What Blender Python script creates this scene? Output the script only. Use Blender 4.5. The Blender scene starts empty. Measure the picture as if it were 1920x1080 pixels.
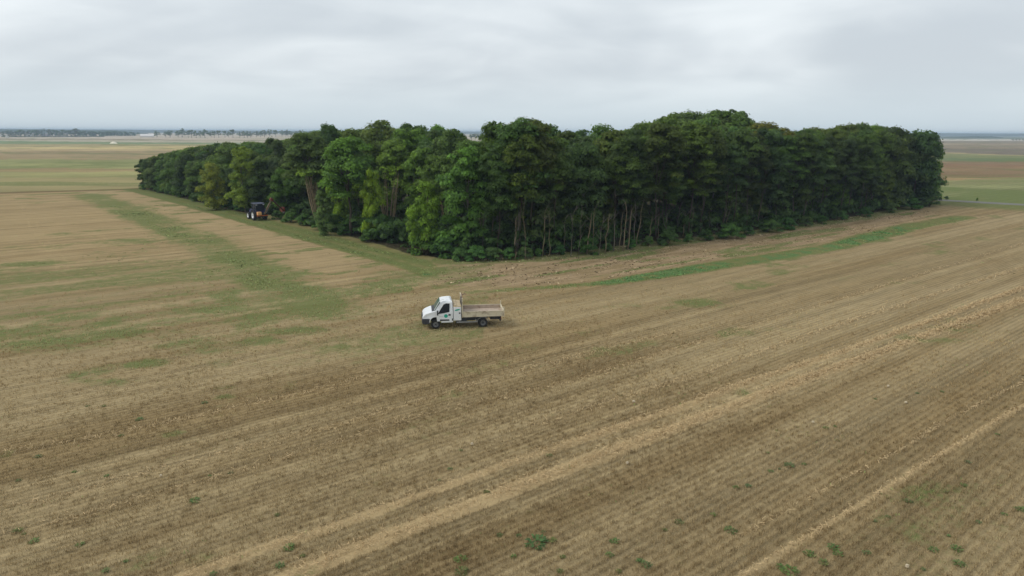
import bpy, math, random
import numpy as np
from mathutils import Vector, Matrix

sc = bpy.context.scene
C = sc.collection
R = math.radians
rnd = random.Random(11)
rg = np.random.default_rng(5)

# ------------------------------------------------------------------ camera
F, PITCH, ROLL, CAMH = 1280.0, R(12.89), R(0.24), 14.0
cd = bpy.data.cameras.new('camera'); cam = bpy.data.objects.new('camera', cd); C.objects.link(cam)
cd.sensor_width = 36; cd.lens = 24; cd.clip_start = 0.3; cd.clip_end = 30000
cam.matrix_world = (Matrix.Translation((0, 0, CAMH)) @ Matrix.Rotation(R(90) - PITCH, 4, 'X') @ Matrix.Rotation(ROLL, 4, 'Z'))
sc.camera = cam

# ------------------------------------------------------------------ light
SUN_AZ, SUN_EL = R(-92), R(48)          # compass azimuth from +Y (clockwise) and elevation
w = bpy.data.worlds.new('World'); sc.world = w; w.use_nodes = True
nt = w.node_tree; N = nt.nodes; L = nt.links
bg = N['Background']
sky = N.new('ShaderNodeTexSky'); sky.sky_type = 'NISHITA'; sky.sun_disc = False
sky.sun_elevation = SUN_EL; sky.sun_rotation = SUN_AZ; sky.air_density = 1.0; sky.dust_density = 2.0
SKY_STRENGTH = 0.095
def mathn(N, L, op, a, b=None, c=None, clamp=False):
    n = N.new('ShaderNodeMath'); n.operation = op; n.use_clamp = clamp
    for i, v in enumerate((a, b, c)):
        if v is None: continue
        if isinstance(v, (int, float)): n.inputs[i].default_value = v
        else: L.new(v, n.inputs[i])
    return n.outputs[0]
def mixc(N, L, fac, a, b, mode='MIX'):
    n = N.new('ShaderNodeMix'); n.data_type = 'RGBA'; n.blend_type = mode
    for s, v in ((n.inputs[0], fac), (n.inputs[6], a), (n.inputs[7], b)):
        if isinstance(v, (int, float)): s.default_value = v
        elif isinstance(v, (tuple, list)): s.default_value = (*v[:3], 1)
        else: L.new(v, s)
    return n.outputs[2]
def maprange(N, L, v, a, b, c=0.0, d=1.0, smooth=True):
    n = N.new('ShaderNodeMapRange'); n.interpolation_type = 'SMOOTHSTEP' if smooth else 'LINEAR'
    L.new(v, n.inputs[0])
    for i, x in zip((1, 2, 3, 4), (a, b, c, d)): n.inputs[i].default_value = x
    return n.outputs[0]
tc = N.new('ShaderNodeTexCoord'); sep = N.new('ShaderNodeSeparateXYZ'); L.new(tc.outputs['Generated'], sep.inputs[0])
zc = mathn(N, L, 'ADD', mathn(N, L, 'MAXIMUM', sep.outputs[2], 0.0), 0.22)
px_ = mathn(N, L, 'DIVIDE', sep.outputs[0], zc); py_ = mathn(N, L, 'DIVIDE', sep.outputs[1], zc)
cmb = N.new('ShaderNodeCombineXYZ'); L.new(px_, cmb.inputs[0]); L.new(py_, cmb.inputs[1])
def wnoise(scale, loc, detail=4, rough=0.5, dist=0.4):
    m = N.new('ShaderNodeMapping'); m.inputs['Location'].default_value = loc; m.inputs['Scale'].default_value = scale
    L.new(cmb.outputs[0], m.inputs[0])
    n = N.new('ShaderNodeTexNoise'); n.inputs['Scale'].default_value = 1; n.inputs['Detail'].default_value = detail
    n.inputs['Roughness'].default_value = rough; n.inputs['Distortion'].default_value = dist
    L.new(m.outputs[0], n.inputs['Vector']); return n.outputs[0]
n1 = wnoise((0.55, 0.65, 1), (3.1, 1.7, 0), 3, 0.5, 0.6)
n2 = wnoise((1.6, 1.9, 1), (7.7, 4.2, 0), 5, 0.5, 0.4)
cl = mathn(N, L, 'ADD', mathn(N, L, 'MULTIPLY', n1, 0.72), mathn(N, L, 'MULTIPLY', n2, 0.28))
# the overcast is a little brighter to the left, where the hidden sun stands
side = maprange(N, L, sep.outputs[0], -0.8, 0.7, 0.09, -0.075)
cl = mathn(N, L, 'ADD', cl, side)
f = maprange(N, L, cl, 0.34, 0.62)
cloud = mixc(N, L, f, (6.7, 7.35, 7.9), (9.8, 10.4, 10.7))
low = maprange(N, L, sep.outputs[2], 0.0, 0.10)
cloud = mixc(N, L, low, (6.9, 7.9, 8.5), cloud)
skyc = mixc(N, L, 0.93, sky.outputs[0], cloud)
L.new(skyc, bg.inputs['Color']); bg.inputs['Strength'].default_value = SKY_STRENGTH

sl = bpy.data.lights.new('sun', 'SUN'); so = bpy.data.objects.new('sun', sl); C.objects.link(so)
sl.energy = 1.35; sl.angle = R(22); sl.color = (1.0, 0.97, 0.93)
tosun = Vector((math.sin(SUN_AZ) * math.cos(SUN_EL), math.cos(SUN_AZ) * math.cos(SUN_EL), math.sin(SUN_EL)))
so.rotation_euler = tosun.to_track_quat('Z', 'Y').to_euler()
sc.view_settings.view_transform = 'Standard'; sc.view_settings.look = 'None'
sc.view_settings.exposure = 0.0; sc.view_settings.gamma = 1.0
sc.render.engine = 'CYCLES'
cy = sc.cycles
cy.max_bounces = 6; cy.diffuse_bounces = 4; cy.glossy_bounces = 3; cy.transmission_bounces = 3
cy.transparent_max_bounces = 6; cy.volume_bounces = 0
cy.use_denoising = True
for a_ in ('use_adaptive_sampling',): setattr(cy, a_, False)

# ------------------------------------------------------------------ helpers
def at(px, py, z=0.0):
    """ground point seen at a pixel of the 1920x1080 photograph (used to survey the field)"""
    x = (px - 960) / F; y = -(py - 540) / F
    xr = x * math.cos(ROLL) - y * math.sin(ROLL); yr = x * math.sin(ROLL) + y * math.cos(ROLL)
    X = xr; Y = math.cos(PITCH) + yr * math.sin(PITCH); Z = -math.sin(PITCH) + yr * math.cos(PITCH)
    t = (CAMH - z) / -Z
    return X * t, Y * t
def lin(r, g, b, k=1.0):
    f_ = lambda c: (c / 255 / 12.92 if c <= 10.3 else ((c / 255 + 0.055) / 1.055) ** 2.4) * k
    return (f_(r), f_(g), f_(b))
def tag(o, label=None, cat=None, group=None, kind=None):
    if label: o['label'] = label
    if cat: o['category'] = cat
    if group: o['group'] = group
    if kind: o['kind'] = kind
    return o
def empty(name, loc=(0, 0, 0), rz=0.0):
    o = bpy.data.objects.new(name, None); C.objects.link(o); o.location = loc; o.rotation_euler = (0, 0, rz)
    o.empty_display_size = 0.5
    return o
def copy_tree(o, parent=None):
    c = o.copy(); C.objects.link(c); c.parent = parent
    for ch in list(o.children): copy_tree(ch, c)
    return c
def raw_mesh(name, verts, loops, counts, mat, parent=None, point=None, smooth=False):
    """fast mesh from numpy arrays; point = {name: float array per vertex | colour array}"""
    me = bpy.data.meshes.new(name)
    verts = np.asarray(verts, np.float32); loops = np.asarray(loops, np.int32); counts = np.asarray(counts, np.int32)
    me.vertices.add(len(verts)); me.vertices.foreach_set('co', verts.ravel())
    me.loops.add(len(loops)); me.loops.foreach_set('vertex_index', loops)
    me.polygons.add(len(counts))
    st = np.zeros(len(counts), np.int32); st[1:] = np.cumsum(counts)[:-1]
    me.polygons.foreach_set('loop_start', st)
    me.update(calc_edges=True)
    if smooth: me.polygons.foreach_set('use_smooth', np.ones(len(counts), bool))
    for k, a in (point or {}).items():
        if a.ndim == 1:
            at_ = me.attributes.new(k, 'FLOAT', 'POINT'); at_.data.foreach_set('value', a.astype(np.float32))
        elif k == 'outward':
            at_ = me.attributes.new(k, 'FLOAT_VECTOR', 'POINT'); at_.data.foreach_set('vector', a.astype(np.float32).ravel())
        else:
            at_ = me.attributes.new(k, 'FLOAT_COLOR', 'POINT')
            a4 = np.ones((len(a), 4), np.float32); a4[:, :3] = a[:, :3]; at_.data.foreach_set('color', a4.ravel())
    me.validate()
    me.materials.append(mat)
    o = bpy.data.objects.new(name, me); C.objects.link(o)
    if parent is not None: o.parent = parent
    return o
class MB:
    def __init__(s): s.v = []; s.f = []
    def add(s, vs, fs):
        k = len(s.v); s.v += [tuple(p) for p in vs]; s.f += [tuple(i + k for i in q) for q in fs]
    def box(s, c, d, rot=None):
        hx, hy, hz = d[0] / 2, d[1] / 2, d[2] / 2
        vs = [Vector((x, y, z)) for x in (-hx, hx) for y in (-hy, hy) for z in (-hz, hz)]
        if rot is not None: vs = [rot @ p for p in vs]
        s.add([p + Vector(c) for p in vs], [(0, 1, 3, 2), (4, 6, 7, 5), (0, 4, 5, 1), (2, 3, 7, 6), (0, 2, 6, 4), (1, 5, 7, 3)])
    def beam(s, a, b, wx, wz):
        a, b = Vector(a), Vector(b); d = b - a
        s.box((a + b) / 2, (wx, d.length, wz), d.to_track_quat('Y', 'Z').to_matrix())
    def prism(s, poly, y0, y1):       # polygon in x,z pushed along y
        n = len(poly)
        s.add([(x, y0, z) for x, z in poly] + [(x, y1, z) for x, z in poly],
              [tuple(range(n)), tuple(range(2 * n - 1, n - 1, -1))] + [(i, i + n, (i + 1) % n + n, (i + 1) % n) for i in range(n)])
    def tube(s, path, radii, n=6, cap=True):
        path = [Vector(p) for p in path]; rings = []
        for i, p in enumerate(path):
            d = (path[min(i + 1, len(path) - 1)] - path[max(i - 1, 0)]).normalized()
            q = d.to_track_quat('Z', 'Y').to_matrix(); r = radii[i] if hasattr(radii, '__len__') else radii
            rings.append([p + q @ Vector((r * math.cos(t), r * math.sin(t), 0)) for t in [2 * math.pi * k / n for k in range(n)]])
        fs = [(i * n + k, i * n + (k + 1) % n, (i + 1) * n + (k + 1) % n, (i + 1) * n + k) for i in range(len(path) - 1) for k in range(n)]
        if cap: fs += [tuple(range(n - 1, -1, -1)), tuple((len(path) - 1) * n + k for k in range(n))]
        s.add([p for r_ in rings for p in r_], fs)
    def lathe(s, prof, c, n=24):      # prof (radius, y); axis along y through c
        k = len(prof)
        vs = [(c[0] + r * math.cos(2 * math.pi * i / n), c[1] + y, c[2] + r * math.sin(2 * math.pi * i / n)) for i in range(n) for r, y in prof]
        fs = [(i * k + j, i * k + j + 1, ((i + 1) % n) * k + j + 1, ((i + 1) % n) * k + j) for i in range(n) for j in range(k - 1)]
        s.add(vs, fs)
    def build(s, name, mat, parent=None, bevel=0.0, smooth=False):
        me = bpy.data.meshes.new(name); me.from_pydata(s.v, [], s.f); me.update(); me.materials.append(mat)
        import bmesh
        bm = bmesh.new(); bm.from_mesh(me); bmesh.ops.recalc_face_normals(bm, faces=bm.faces[:]); bm.to_mesh(me); bm.free()
        if smooth: me.polygons.foreach_set('use_smooth', np.ones(len(me.polygons), bool))
        o = bpy.data.objects.new(name, me); C.objects.link(o)
        if bevel:
            m = o.modifiers.new('bevel', 'BEVEL'); m.width = bevel; m.segments = 2; m.limit_method = 'ANGLE'; m.angle_limit = R(30)
        if parent is not None: o.parent = parent
        return o

def material(name):
    m = bpy.data.materials.new(name); m.use_nodes = True
    return m, m.node_tree.nodes, m.node_tree.links, m.node_tree.nodes['Principled BSDF']
def paint(name, col, rough=0.45, metal=0.0, dirt=0.25, dirtcol=(0.12, 0.09, 0.06), scale=6.0, spec=0.5):
    m, N, L, b = material(name)
    t = N.new('ShaderNodeTexCoord'); n = N.new('ShaderNodeTexNoise'); n.inputs['Scale'].default_value = scale; n.inputs['Detail'].default_value = 6
    L.new(t.outputs['Object'], n.inputs['Vector'])
    fac = maprange(N, L, n.outputs[0], 0.48, 0.75, 0.0, dirt)
    L.new(mixc(N, L, fac, col, dirtcol), b.inputs['Base Color'])
    b.inputs['Roughness'].default_value = rough; b.inputs['Metallic'].default_value = metal
    b.inputs['Specular IOR Level'].default_value = spec
    return m
def foliage(name, dark, light, k=1.0, trans=0.3):
    """leaf material: each leaf's own tint between two greens, times the tree's own colour"""
    m, N, L, b = material(name)
    cn = N.new('ShaderNodeAttribute'); cn.attribute_name = 'outward'; vt = N.new('ShaderNodeVectorTransform'); vt.vector_type = 'NORMAL'
    vt.convert_from = 'OBJECT'; vt.convert_to = 'WORLD'; L.new(cn.outputs['Vector'], vt.inputs[0])
    nz = N.new('ShaderNodeVectorMath'); nz.operation = 'NORMALIZE'; L.new(vt.outputs[0], nz.inputs[0]); L.new(nz.outputs[0], b.inputs['Normal'])
    a = N.new('ShaderNodeAttribute'); a.attribute_name = 'tint'
    oi = N.new('ShaderNodeObjectInfo')
    c = mixc(N, L, a.outputs['Fac'], [x * k for x in dark], [x * k for x in light])
    c = mixc(N, L, 1.0, c, oi.outputs['Color'], 'MULTIPLY')
    L.new(c, b.inputs['Base Color']); b.inputs['Roughness'].default_value = 0.6; b.inputs['Specular IOR Level'].default_value = 0.2
    tr = N.new('ShaderNodeBsdfTranslucent'); L.new(mixc(N, L, 1.0, c, (1.25, 1.35, 0.6), 'MULTIPLY'), tr.inputs['Color'])
    mx = N.new('ShaderNodeMixShader'); mx.inputs[0].default_value = trans
    L.new(b.outputs[0], mx.inputs[1]); L.new(tr.outputs[0], mx.inputs[2])
    L.new(mx.outputs[0], N['Material Output'].inputs['Surface'])
    return m
def attr_mat(name, attr='col', rough=0.9, trans=0.0):
    m, N, L, b = material(name)
    a = N.new('ShaderNodeAttribute'); a.attribute_name = attr
    L.new(a.outputs['Color'], b.inputs['Base Color']); b.inputs['Roughness'].default_value = rough
    b.inputs['Specular IOR Level'].default_value = 0.1
    return m

# ---- numpy value noise
def _h(ix, iy, seed):
    h = (ix.astype(np.int64) * 374761393 + iy.astype(np.int64) * 668265263 + seed * 974634777) & 0xFFFFFFFF
    h = ((h ^ (h >> 13)) * 1274126177) & 0xFFFFFFFF
    return ((h ^ (h >> 16)) & 0xFFFF) / 65535.0
def vnoise(x, y, seed=0):
    xi = np.floor(x); yi = np.floor(y); fx = x - xi; fy = y - yi
    fx = fx * fx * (3 - 2 * fx); fy = fy * fy * (3 - 2 * fy)
    a = _h(xi, yi, seed); b = _h(xi + 1, yi, seed); c = _h(xi, yi + 1, seed); d = _h(xi + 1, yi + 1, seed)
    return (a * (1 - fx) + b * fx) * (1 - fy) + (c * (1 - fx) + d * fx) * fy
def fbm(x, y, seed=0, oct=4):
    s = 0; a = 0.5; t = 0
    for i in range(oct):
        s = s + a * vnoise(x * 2 ** i + 17.3 * i, y * 2 ** i - 9.1 * i, seed + i); t += a; a *= 0.55
    return s / t
def sstep(x, a, b):
    t = np.clip((x - a) / (b - a), 0, 1); return t * t * (3 - 2 * t)
def pline(x, y, pts):
    """distance to a polyline and signed side (left of travel > 0)"""
    best = np.full(x.shape, 1e9); sg = np.zeros(x.shape)
    for (ax, ay), (bx, by) in zip(pts[:-1], pts[1:]):
        dx, dy = bx - ax, by - ay; l2 = dx * dx + dy * dy
        t = np.clip(((x - ax) * dx + (y - ay) * dy) / l2, 0, 1)
        d = np.hypot(x - ax - t * dx, y - ay - t * dy)
        s = dx * (y - ay) - dy * (x - ax)
        m = d < best; best = np.where(m, d, best); sg = np.where(m, np.sign(s), sg)
    return best, sg
def inpoly(x, y, poly):
    r = np.zeros(np.shape(x), bool); n = len(poly)
    for i in range(n):
        (x1, y1), (x2, y2) = poly[i], poly[(i + 1) % n]
        c = ((y1 > y) != (y2 > y)) & (x < (x2 - x1) * (y - y1) / ((y2 - y1) if y2 != y1 else 1e-9) + x1)
        r ^= c
    return r

# ------------------------------------------------------------------ survey of the fields (metres)
ROW = R(38.5)
cR, sR = math.cos(ROW), math.sin(ROW)
WOOD = [(-12.5, 79.5), (-6.5, 75.2), (2.4, 77.2), (16.4, 87.2), (33.9, 98.8), (52.0, 111.5), (85.0, 141.0), (78, 160), (-8, 232), (-92, 170), (-49, 121.5), (-36.5, 113.5), (-31.0, 103.0), (-18.6, 88.2)]
P_ = lambda *l: [at(*p) for p in l]
GREEN_STRIP = P_((880, 548), (1000, 540), (1130, 531), (1280, 508), (1560, 464), (1720, 422), (1810, 407))
GREEN_DIAG = P_((165, 366), (300, 418), (400, 462), (500, 520), (570, 560), (615, 582))
MARGIN_OUT = P_((180, 347), (240, 358), (350, 388), (480, 426), (620, 466), (740, 500), (800, 520))
SW1 = P_((540, 1085), (640, 1040), (960, 917), (1280, 797), (1493, 717), (1680, 650), (1925, 560))
SW2 = P_((340, 1082), (500, 1027), (640, 983), (960, 867), (1280, 763), (1413, 713), (1557, 668), (1925, 538))
SW3 = P_((1385, 1085), (1493, 1020), (1613, 947), (1693, 897), (1847, 803), (1925, 757))
SWATH = [(SW1, 0.52, .95), (SW2, 0.36, 0.8), (SW3, 0.13, 0.9),
         (P_((1380, 1010), (1580, 900), (1680, 850), (1780, 787), (1925, 715)), 0.13, 0.4),
         (P_((-20, 962), (167, 917), (333, 873), (640, 797), (1000, 690), (1280, 620)), 0.40, 0.26),
         (P_((-20, 855), (200, 817), (433, 767), (567, 740), (900, 650)), 0.40, 0.26),
         (P_((1000, 800), (1280, 712), (1613, 596), (1925, 500)), 0.40, 0.26),
         (P_((700, 800), (1060, 720), (1400, 615), (1925, 455)), 0.36, 0.22),
         (P_((-20, 1010), (220, 950), (500, 870), (760, 790)), 0.36, 0.25)]
RUTS = [P_((28, 366), (45, 400), (60, 430), (82, 460), (108, 498), (106, 530)),
        P_((20, 360), (52, 386), (75, 430), (100, 462), (127, 492), (122, 520)),
        P_((170, 430), (220, 462), (275, 487))]
GREEN_PATCH = [  # (px, py, half width px, half height px, amount): weedy grass in the stubble
    (400, 580, 110, 16, .8), (430, 572, 60, 22, .85), (250, 625, 160, 13, .75), (90, 645, 120, 15, .9), (420, 645, 90, 18, .75),
    (560, 620, 80, 9, .95), (480, 640, 60, 10, .9), (270, 682, 40, 8, 1.0), (690, 590, 40, 6, .6), (215, 715, 50, 9, .8), (430, 680, 60, 10, .6),
    (520, 685, 40, 7, .6), (600, 540, 70, 12, .5), (820, 505, 30, 9, 1.1), (795, 512, 22, 8, 1.0), (660, 560, 60, 10, .5), (1310, 568, 60, 10, .85), (1250, 578, 40, 7, .6),
    (1300, 530, 30, 5, .7), (860, 520, 60, 10, .5), (60, 495, 90, 6, .7), (130, 440, 60, 4, .5), (240, 480, 80, 5, .5), (190, 510, 120, 7, .45),
    (420, 745, 25, 6, .7), (320, 815, 30, 7, .6), (10, 855, 18, 10, .7), (1395, 737, 22, 7, .7), (740, 630, 70, 8, .5), (600, 660, 60, 8, .35),
    (1750, 470, 60, 10, .4), (1560, 520, 90, 9, .4), (1480, 585, 60, 9, .35), (340, 590, 120, 20, .4), (150, 560, 160, 12, .3)]
PATCH_W = []
for px, py, hw, hh, a in GREEN_PATCH:
    c = at(px, py); e = at(px + hw, py); t = at(px, py - hh); b = at(px, py + hh)
    PATCH_W.append((c[0], c[1], abs(e[0] - c[0]), math.dist(t, b) / 2, a, math.atan2(e[1] - c[1], e[0] - c[0]) + R(6)))
FAR_EDGE = [(-400, 8.0), (-116, 155.3), (-93.3, 167.0), (-88, 173)]      # furrow at the far left edge of the stubble
ROAD = [(86, 152.5), (91.6, 148.2), (103.7, 138.7), (140, 110.0), (200, 62)]
def band_line(l, r):      # a field boundary through two surveyed points
    (ax, ay), (bx, by) = at(*l), at(*r); return ax, ay, bx - ax, by - ay
LEFT_BANDS = [  # far side upwards of each line
    (band_line((0, 345), (250, 342)), lin(146, 136, 92)), (band_line((0, 333), (250, 331)), lin(143, 142, 90)),
    (band_line((0, 322), (250, 321)), lin(140, 122, 84)), (band_line((0, 316), (250, 315)), lin(136, 142, 88)), (band_line((0, 300), (250, 300)), lin(150, 130, 98)),
    (band_line((0, 284), (400, 282)), lin(172, 150, 112)), (band_line((0, 279), (400, 280)), lin(196, 176, 124)), (band_line((0, 276), (400, 274)), lin(160, 146, 104)),
    (band_line((0, 269.5), (400, 271)), lin(104, 132, 92)), (band_line((0, 264), (400, 268)), lin(176, 168, 148)), (band_line((0, 262), (400, 263.5)), lin(128, 112, 92)),
    (band_line((0, 260.5), (400, 262)), lin(192, 176, 160))]
RIGHT_BANDS = [
    (band_line((1745, 345), (1920, 343)), lin(128, 128, 84)), (band_line((1745, 338), (1920, 335)), lin(160, 132, 92)), (band_line((1745, 334), (1920, 332)), lin(128, 100, 72)),
    (band_line((1745, 316), (1920, 314)), lin(124, 90, 66)), (band_line((1745, 308), (1920, 309)), lin(128, 102, 78)), (band_line((1745, 301), (1920, 303)), lin(88, 112, 76)),
    (band_line((1745, 296), (1920, 297)), lin(120, 128, 84)), (band_line((1745, 287), (1920, 292)), lin(168, 152, 110)), (band_line((1745, 285), (1920, 290.5)), lin(106, 96, 88)),
    (band_line((1745, 278), (1920, 279)), lin(134, 118, 98)), (band_line((1745, 271), (1920, 271)), lin(178, 152, 126)), (band_line((1745, 269.5), (1920, 269.5)), lin(132, 116, 98)),
    (band_line((1745, 263.5), (1920, 264)), lin(215, 205, 190)), (band_line((1745, 261), (1920, 261.5)), lin(90, 105, 90))]

def survey(x, y):
    """base colour, green cover, straw cover and soil roughness of the ground at x, y"""
    n = len(x)
    u = x * cR + y * sR; v = -x * sR + y * cR
    big = fbm(u / 22, v / 7, 3); mid = fbm(u / 6, v / 1.3, 9); spot = fbm(x / 3.1, y / 3.1, 21); fine = fbm(x / 1.1, y / 1.1, 33)
    A, B, T = np.array(lin(134, 115, 82)), np.array(lin(153, 135, 101)), np.array(lin(138, 121, 89))
    lanes = 0.6 * fbm(u / 150, v / 2.1, 14, 3) + 0.4 * fbm(u / 60, v / 0.8, 15, 2)
    k = sstep(0.25 * big + 0.15 * mid + 0.6 * lanes, 0.36, 0.62)[:, None]
    base = A * (1 - k) + B * k
    t2 = sstep(fbm(u / 60 + 5, v / 8, 40), 0.5, 0.68)[:, None] * 0.6
    base = base * (1 - t2) + T * t2
    far_tan = sstep(y - 0.62 * x, 72, 118)[:, None] * 0.55          # the far left part of the stubble is paler and warmer
    base = base * (1 - far_tan) + np.array(lin(156, 134, 96)) * (0.85 + 0.3 * k) * far_tan
    green = 0.16 + 0.5 * sstep(fbm(u / 14 - 3, v / 4.5, 52), 0.52, 0.75) * sstep(spot, 0.35, 0.7)
    rough = np.zeros(n)
    # straw swaths
    straw = np.zeros(n)
    for pts, hw, a in SWATH:
        d, _ = pline(x, y, pts)
        wv = hw * (0.7 + 0.6 * fine)
        straw = np.maximum(straw, a * (1 - sstep(d, wv * 0.55, wv * 1.25)) * (0.55 + 0.7 * spot))
    for pts in RUTS:
        d, _ = pline(x, y, pts); straw = np.maximum(straw, 0.32 * (1 - sstep(d, 0.12, 0.55)) * (.4 + .9 * spot))
    # diagonal weedy band and the pale straw strip between it and the grass margin
    d1, s1 = pline(x, y, GREEN_DIAG); d2, s2 = pline(x, y, MARGIN_OUT)
    strip = (s1 > 0) & (s2 < 0) & (x < -9) & (y > 58)
    ks = np.where(strip, sstep(d1 * (.6 + .8 * mid), 1, 6), 0) * (0.45 + 0.6 * sstep(.5 * spot + .5 * mid, .3, .6)) * (1 - sstep(x + 5 * (spot - .5), -22, -10))
    ks = ks[:, None]; base = base * (1 - ks) + np.array(lin(160, 139, 103)) * ks
    g1 = (1 - sstep(d1 * (0.35 + 1.3 * (.5 * spot + .5 * fine)), .5, 6.5)); green = np.maximum(green, g1 * (0.5 + 0.42 * sstep(spot, 0.3, 0.62)))
    green = np.maximum(green, np.where(strip, .62 * sstep(fbm(u / 5, v / 2.2, 68), .5, .7), 0))
    straw = np.maximum(straw, np.where((d1 > 4) & (d1 < 8) & (s1 < 0) & (y > 58), 0.3 * sstep(fine, .4, .7), 0))
    # green strip along the wood and the chipped soil beyond it
    d3, s3 = pline(x, y, GREEN_STRIP)
    prog = sstep(x, 0, 14)
    wid = (0.7 + 1.2 * sstep(x, 2, 22) + 0.4 * sstep(x, 40, 60)) * (.75 + .6 * fbm(u / 7, v / 1.2, 66))
    g3 = (1 - sstep(d3, wid * 0.55, wid * 1.15)) * (0.5 + 0.6 * prog) * (1 - 0.45 * sstep(x, 55, 66) * sstep(fine, .35, .6))
    green = np.maximum(green, g3 * (0.5 + 0.75 * sstep(.5 * fine + .5 * spot, .3, .62)))
    dw, sw = pline(x, y, WOOD[1:7])
    soilz = (s3 > 0) & (x > -12) & (y > 62) & (x < 100) & (sw < 0)
    kz = np.where(soilz, sstep(d3, wid * 0.5, wid + 1.5), 0) * sstep(x + 2 * (spot - .5), -10, -3) * (1 - sstep(x, 68, 84))
    chip = sstep(fbm(u / 3, v / 1.0, 61), 0.25, 0.75)[:, None]
    zc_ = np.array(lin(132, 114, 82)) * (1 - chip) + np.array(lin(156, 134, 104)) * chip
    base = base * (1 - kz[:, None]) + zc_ * kz[:, None]
    rough = np.maximum(rough, kz * (1 - 0.6 * (1 - sstep(dw, 3, 6))))
    gm = np.where(soilz, 1 - sstep(dw, 2.2, 4.2), 0)
    green = np.maximum(green * (1 - 0.6 * kz), gm * 0.62); green = np.maximum(green, kz * 0.8 * sstep(fbm(u / 12, v / 1.3, 71), 0.47, 0.7))
    # grass margin along the left flank of the wood
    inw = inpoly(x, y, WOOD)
    mg = (s2 > 0) & (~inw) & (x < 4) & (y > 66) & (x > -100) & (y < 176)
    kmg = np.where(mg, 1.0, 0.0); kmg = kmg * np.where(x > -12, 1 - sstep(x + 1.5 * (spot - .5), -12, -5), 1)
    km = kmg[:, None]; base = base * (1 - km) + np.array(lin(128, 118, 78)) * km
    tr = np.exp(-((d2 - 1.2) / 0.75) ** 2) + np.exp(-((d2 - 3.6) / 0.9) ** 2) * 0.9
    green = np.where(kmg > 0.5, np.minimum(0.92, 0.26 + 0.2 * spot + 0.62 * tr), green)
    straw = np.where(kmg > 0.5, 0.35 * sstep(spot, 0.5, 0.7) * (d2 > 4.5), straw)
    # weedy patches near the truck
    gp_ = np.zeros(n)
    for cx, cy_, a, b, am, rot in PATCH_W:
        dx, dy = x - cx, y - cy_; q = (dx * math.cos(rot) + dy * math.sin(rot)) / a; r_ = (-dx * math.sin(rot) + dy * math.cos(rot)) / b
        gp_ = np.maximum(gp_, am * np.exp(-(q * q + r_ * r_) * 0.75))
    green = np.maximum(green, np.minimum(gp_, .95) * (0.45 + 0.55 * sstep(0.6 * spot + 0.4 * mid, 0.28, 0.66)))
    green = np.maximum(green, (x < -2) * (0.24 + .28 * sstep(fbm(u / 16, v / 3.5, 63), .48, .7)) * (1 - .6 * sstep(y - .2 * x, 74, 95)) * sstep(y, 34, 46) * (1 - kmg) * (1 - sstep(ks[:, 0], 0, .5)))
    green = np.maximum(green, 1.15 * np.exp(-(((x + 8.6) / 1.6) ** 2 + ((y - 67.2) / 1.5) ** 2)) * (.6 + .6 * spot))
    # woodland floor
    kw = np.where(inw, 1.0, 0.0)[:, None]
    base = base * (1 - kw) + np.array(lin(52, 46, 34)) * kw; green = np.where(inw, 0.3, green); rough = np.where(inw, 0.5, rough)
    # fields beyond
    d4, s4 = pline(x, y, FAR_EDGE)
    beyondL = (s4 > 0) & (x < -60) & (y > 20) & ~inw | ((y > 178) & (x < 0))
    d5, s5 = pline(x, y, ROAD)
    beyondR = ((s5 > 0) & (x > 60)) | ((y > 165) & (x >= 0))
    wob = 0.10 * (fbm(x / 120, y / 120, 81) - .5) + .05 * (fbm(x / 9, y / 25, 83) - .5)
    farc = base.copy(); gfar = green.copy()
    for bands, side_, first in ((LEFT_BANDS, beyondL, lin(136, 126, 86)), (RIGHT_BANDS, beyondR, lin(122, 128, 82))):
        col = np.tile(np.array(first), (n, 1))
        yy = y * (1 + wob)
        for (ax, ay, dx, dy), c_ in bands:
            up = dx * (yy - ay) - dy * (x - ax) > 0
            col[up] = c_
        vv = (0.70 + 0.58 * fbm(x / 70, y / 11, 91))[:, None] * (0.9 + .2 * fbm(x / 8, y / 8, 95))[:, None]
        col = col * .68 + np.array(lin(146, 132, 96) if side_ is beyondL else lin(128, 116, 86)) * .32
        farc[side_] = (col * vv)[side_]
    isfar = beyondL | beyondR
    green = np.where(isfar, np.where(beyondR & (d5 < 45) & (y < 230), 0.42 + .3 * sstep(fbm(u / 20, v / 6, 57), .4, .6), 0.2 + 0.35 * sstep(fbm(x / 60, y / 14, 58), .5, .7)), green); straw = np.where(isfar, 0, straw); rough = np.where(isfar, 0.0, rough)
    base = np.where(isfar[:, None], farc, base)
    fur = (1 - sstep(d4, 1.2, 3.5)) * (x < -70); fc = fur[:, None] * 0.85
    base = base * (1 - fc) + np.array(lin(104, 88, 58)) * fc
    # grassy end of the field by the road on the right
    kr = np.where(~isfar & (x > 55) & (y > 100) & ~inw, sstep(d5, 26, 3), 0)
    green = np.maximum(green, kr * (0.55 + 0.4 * spot))
    return base, np.clip(green, 0, 1.2), np.clip(straw, 0, 1), np.clip(rough, 0, 1)

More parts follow.
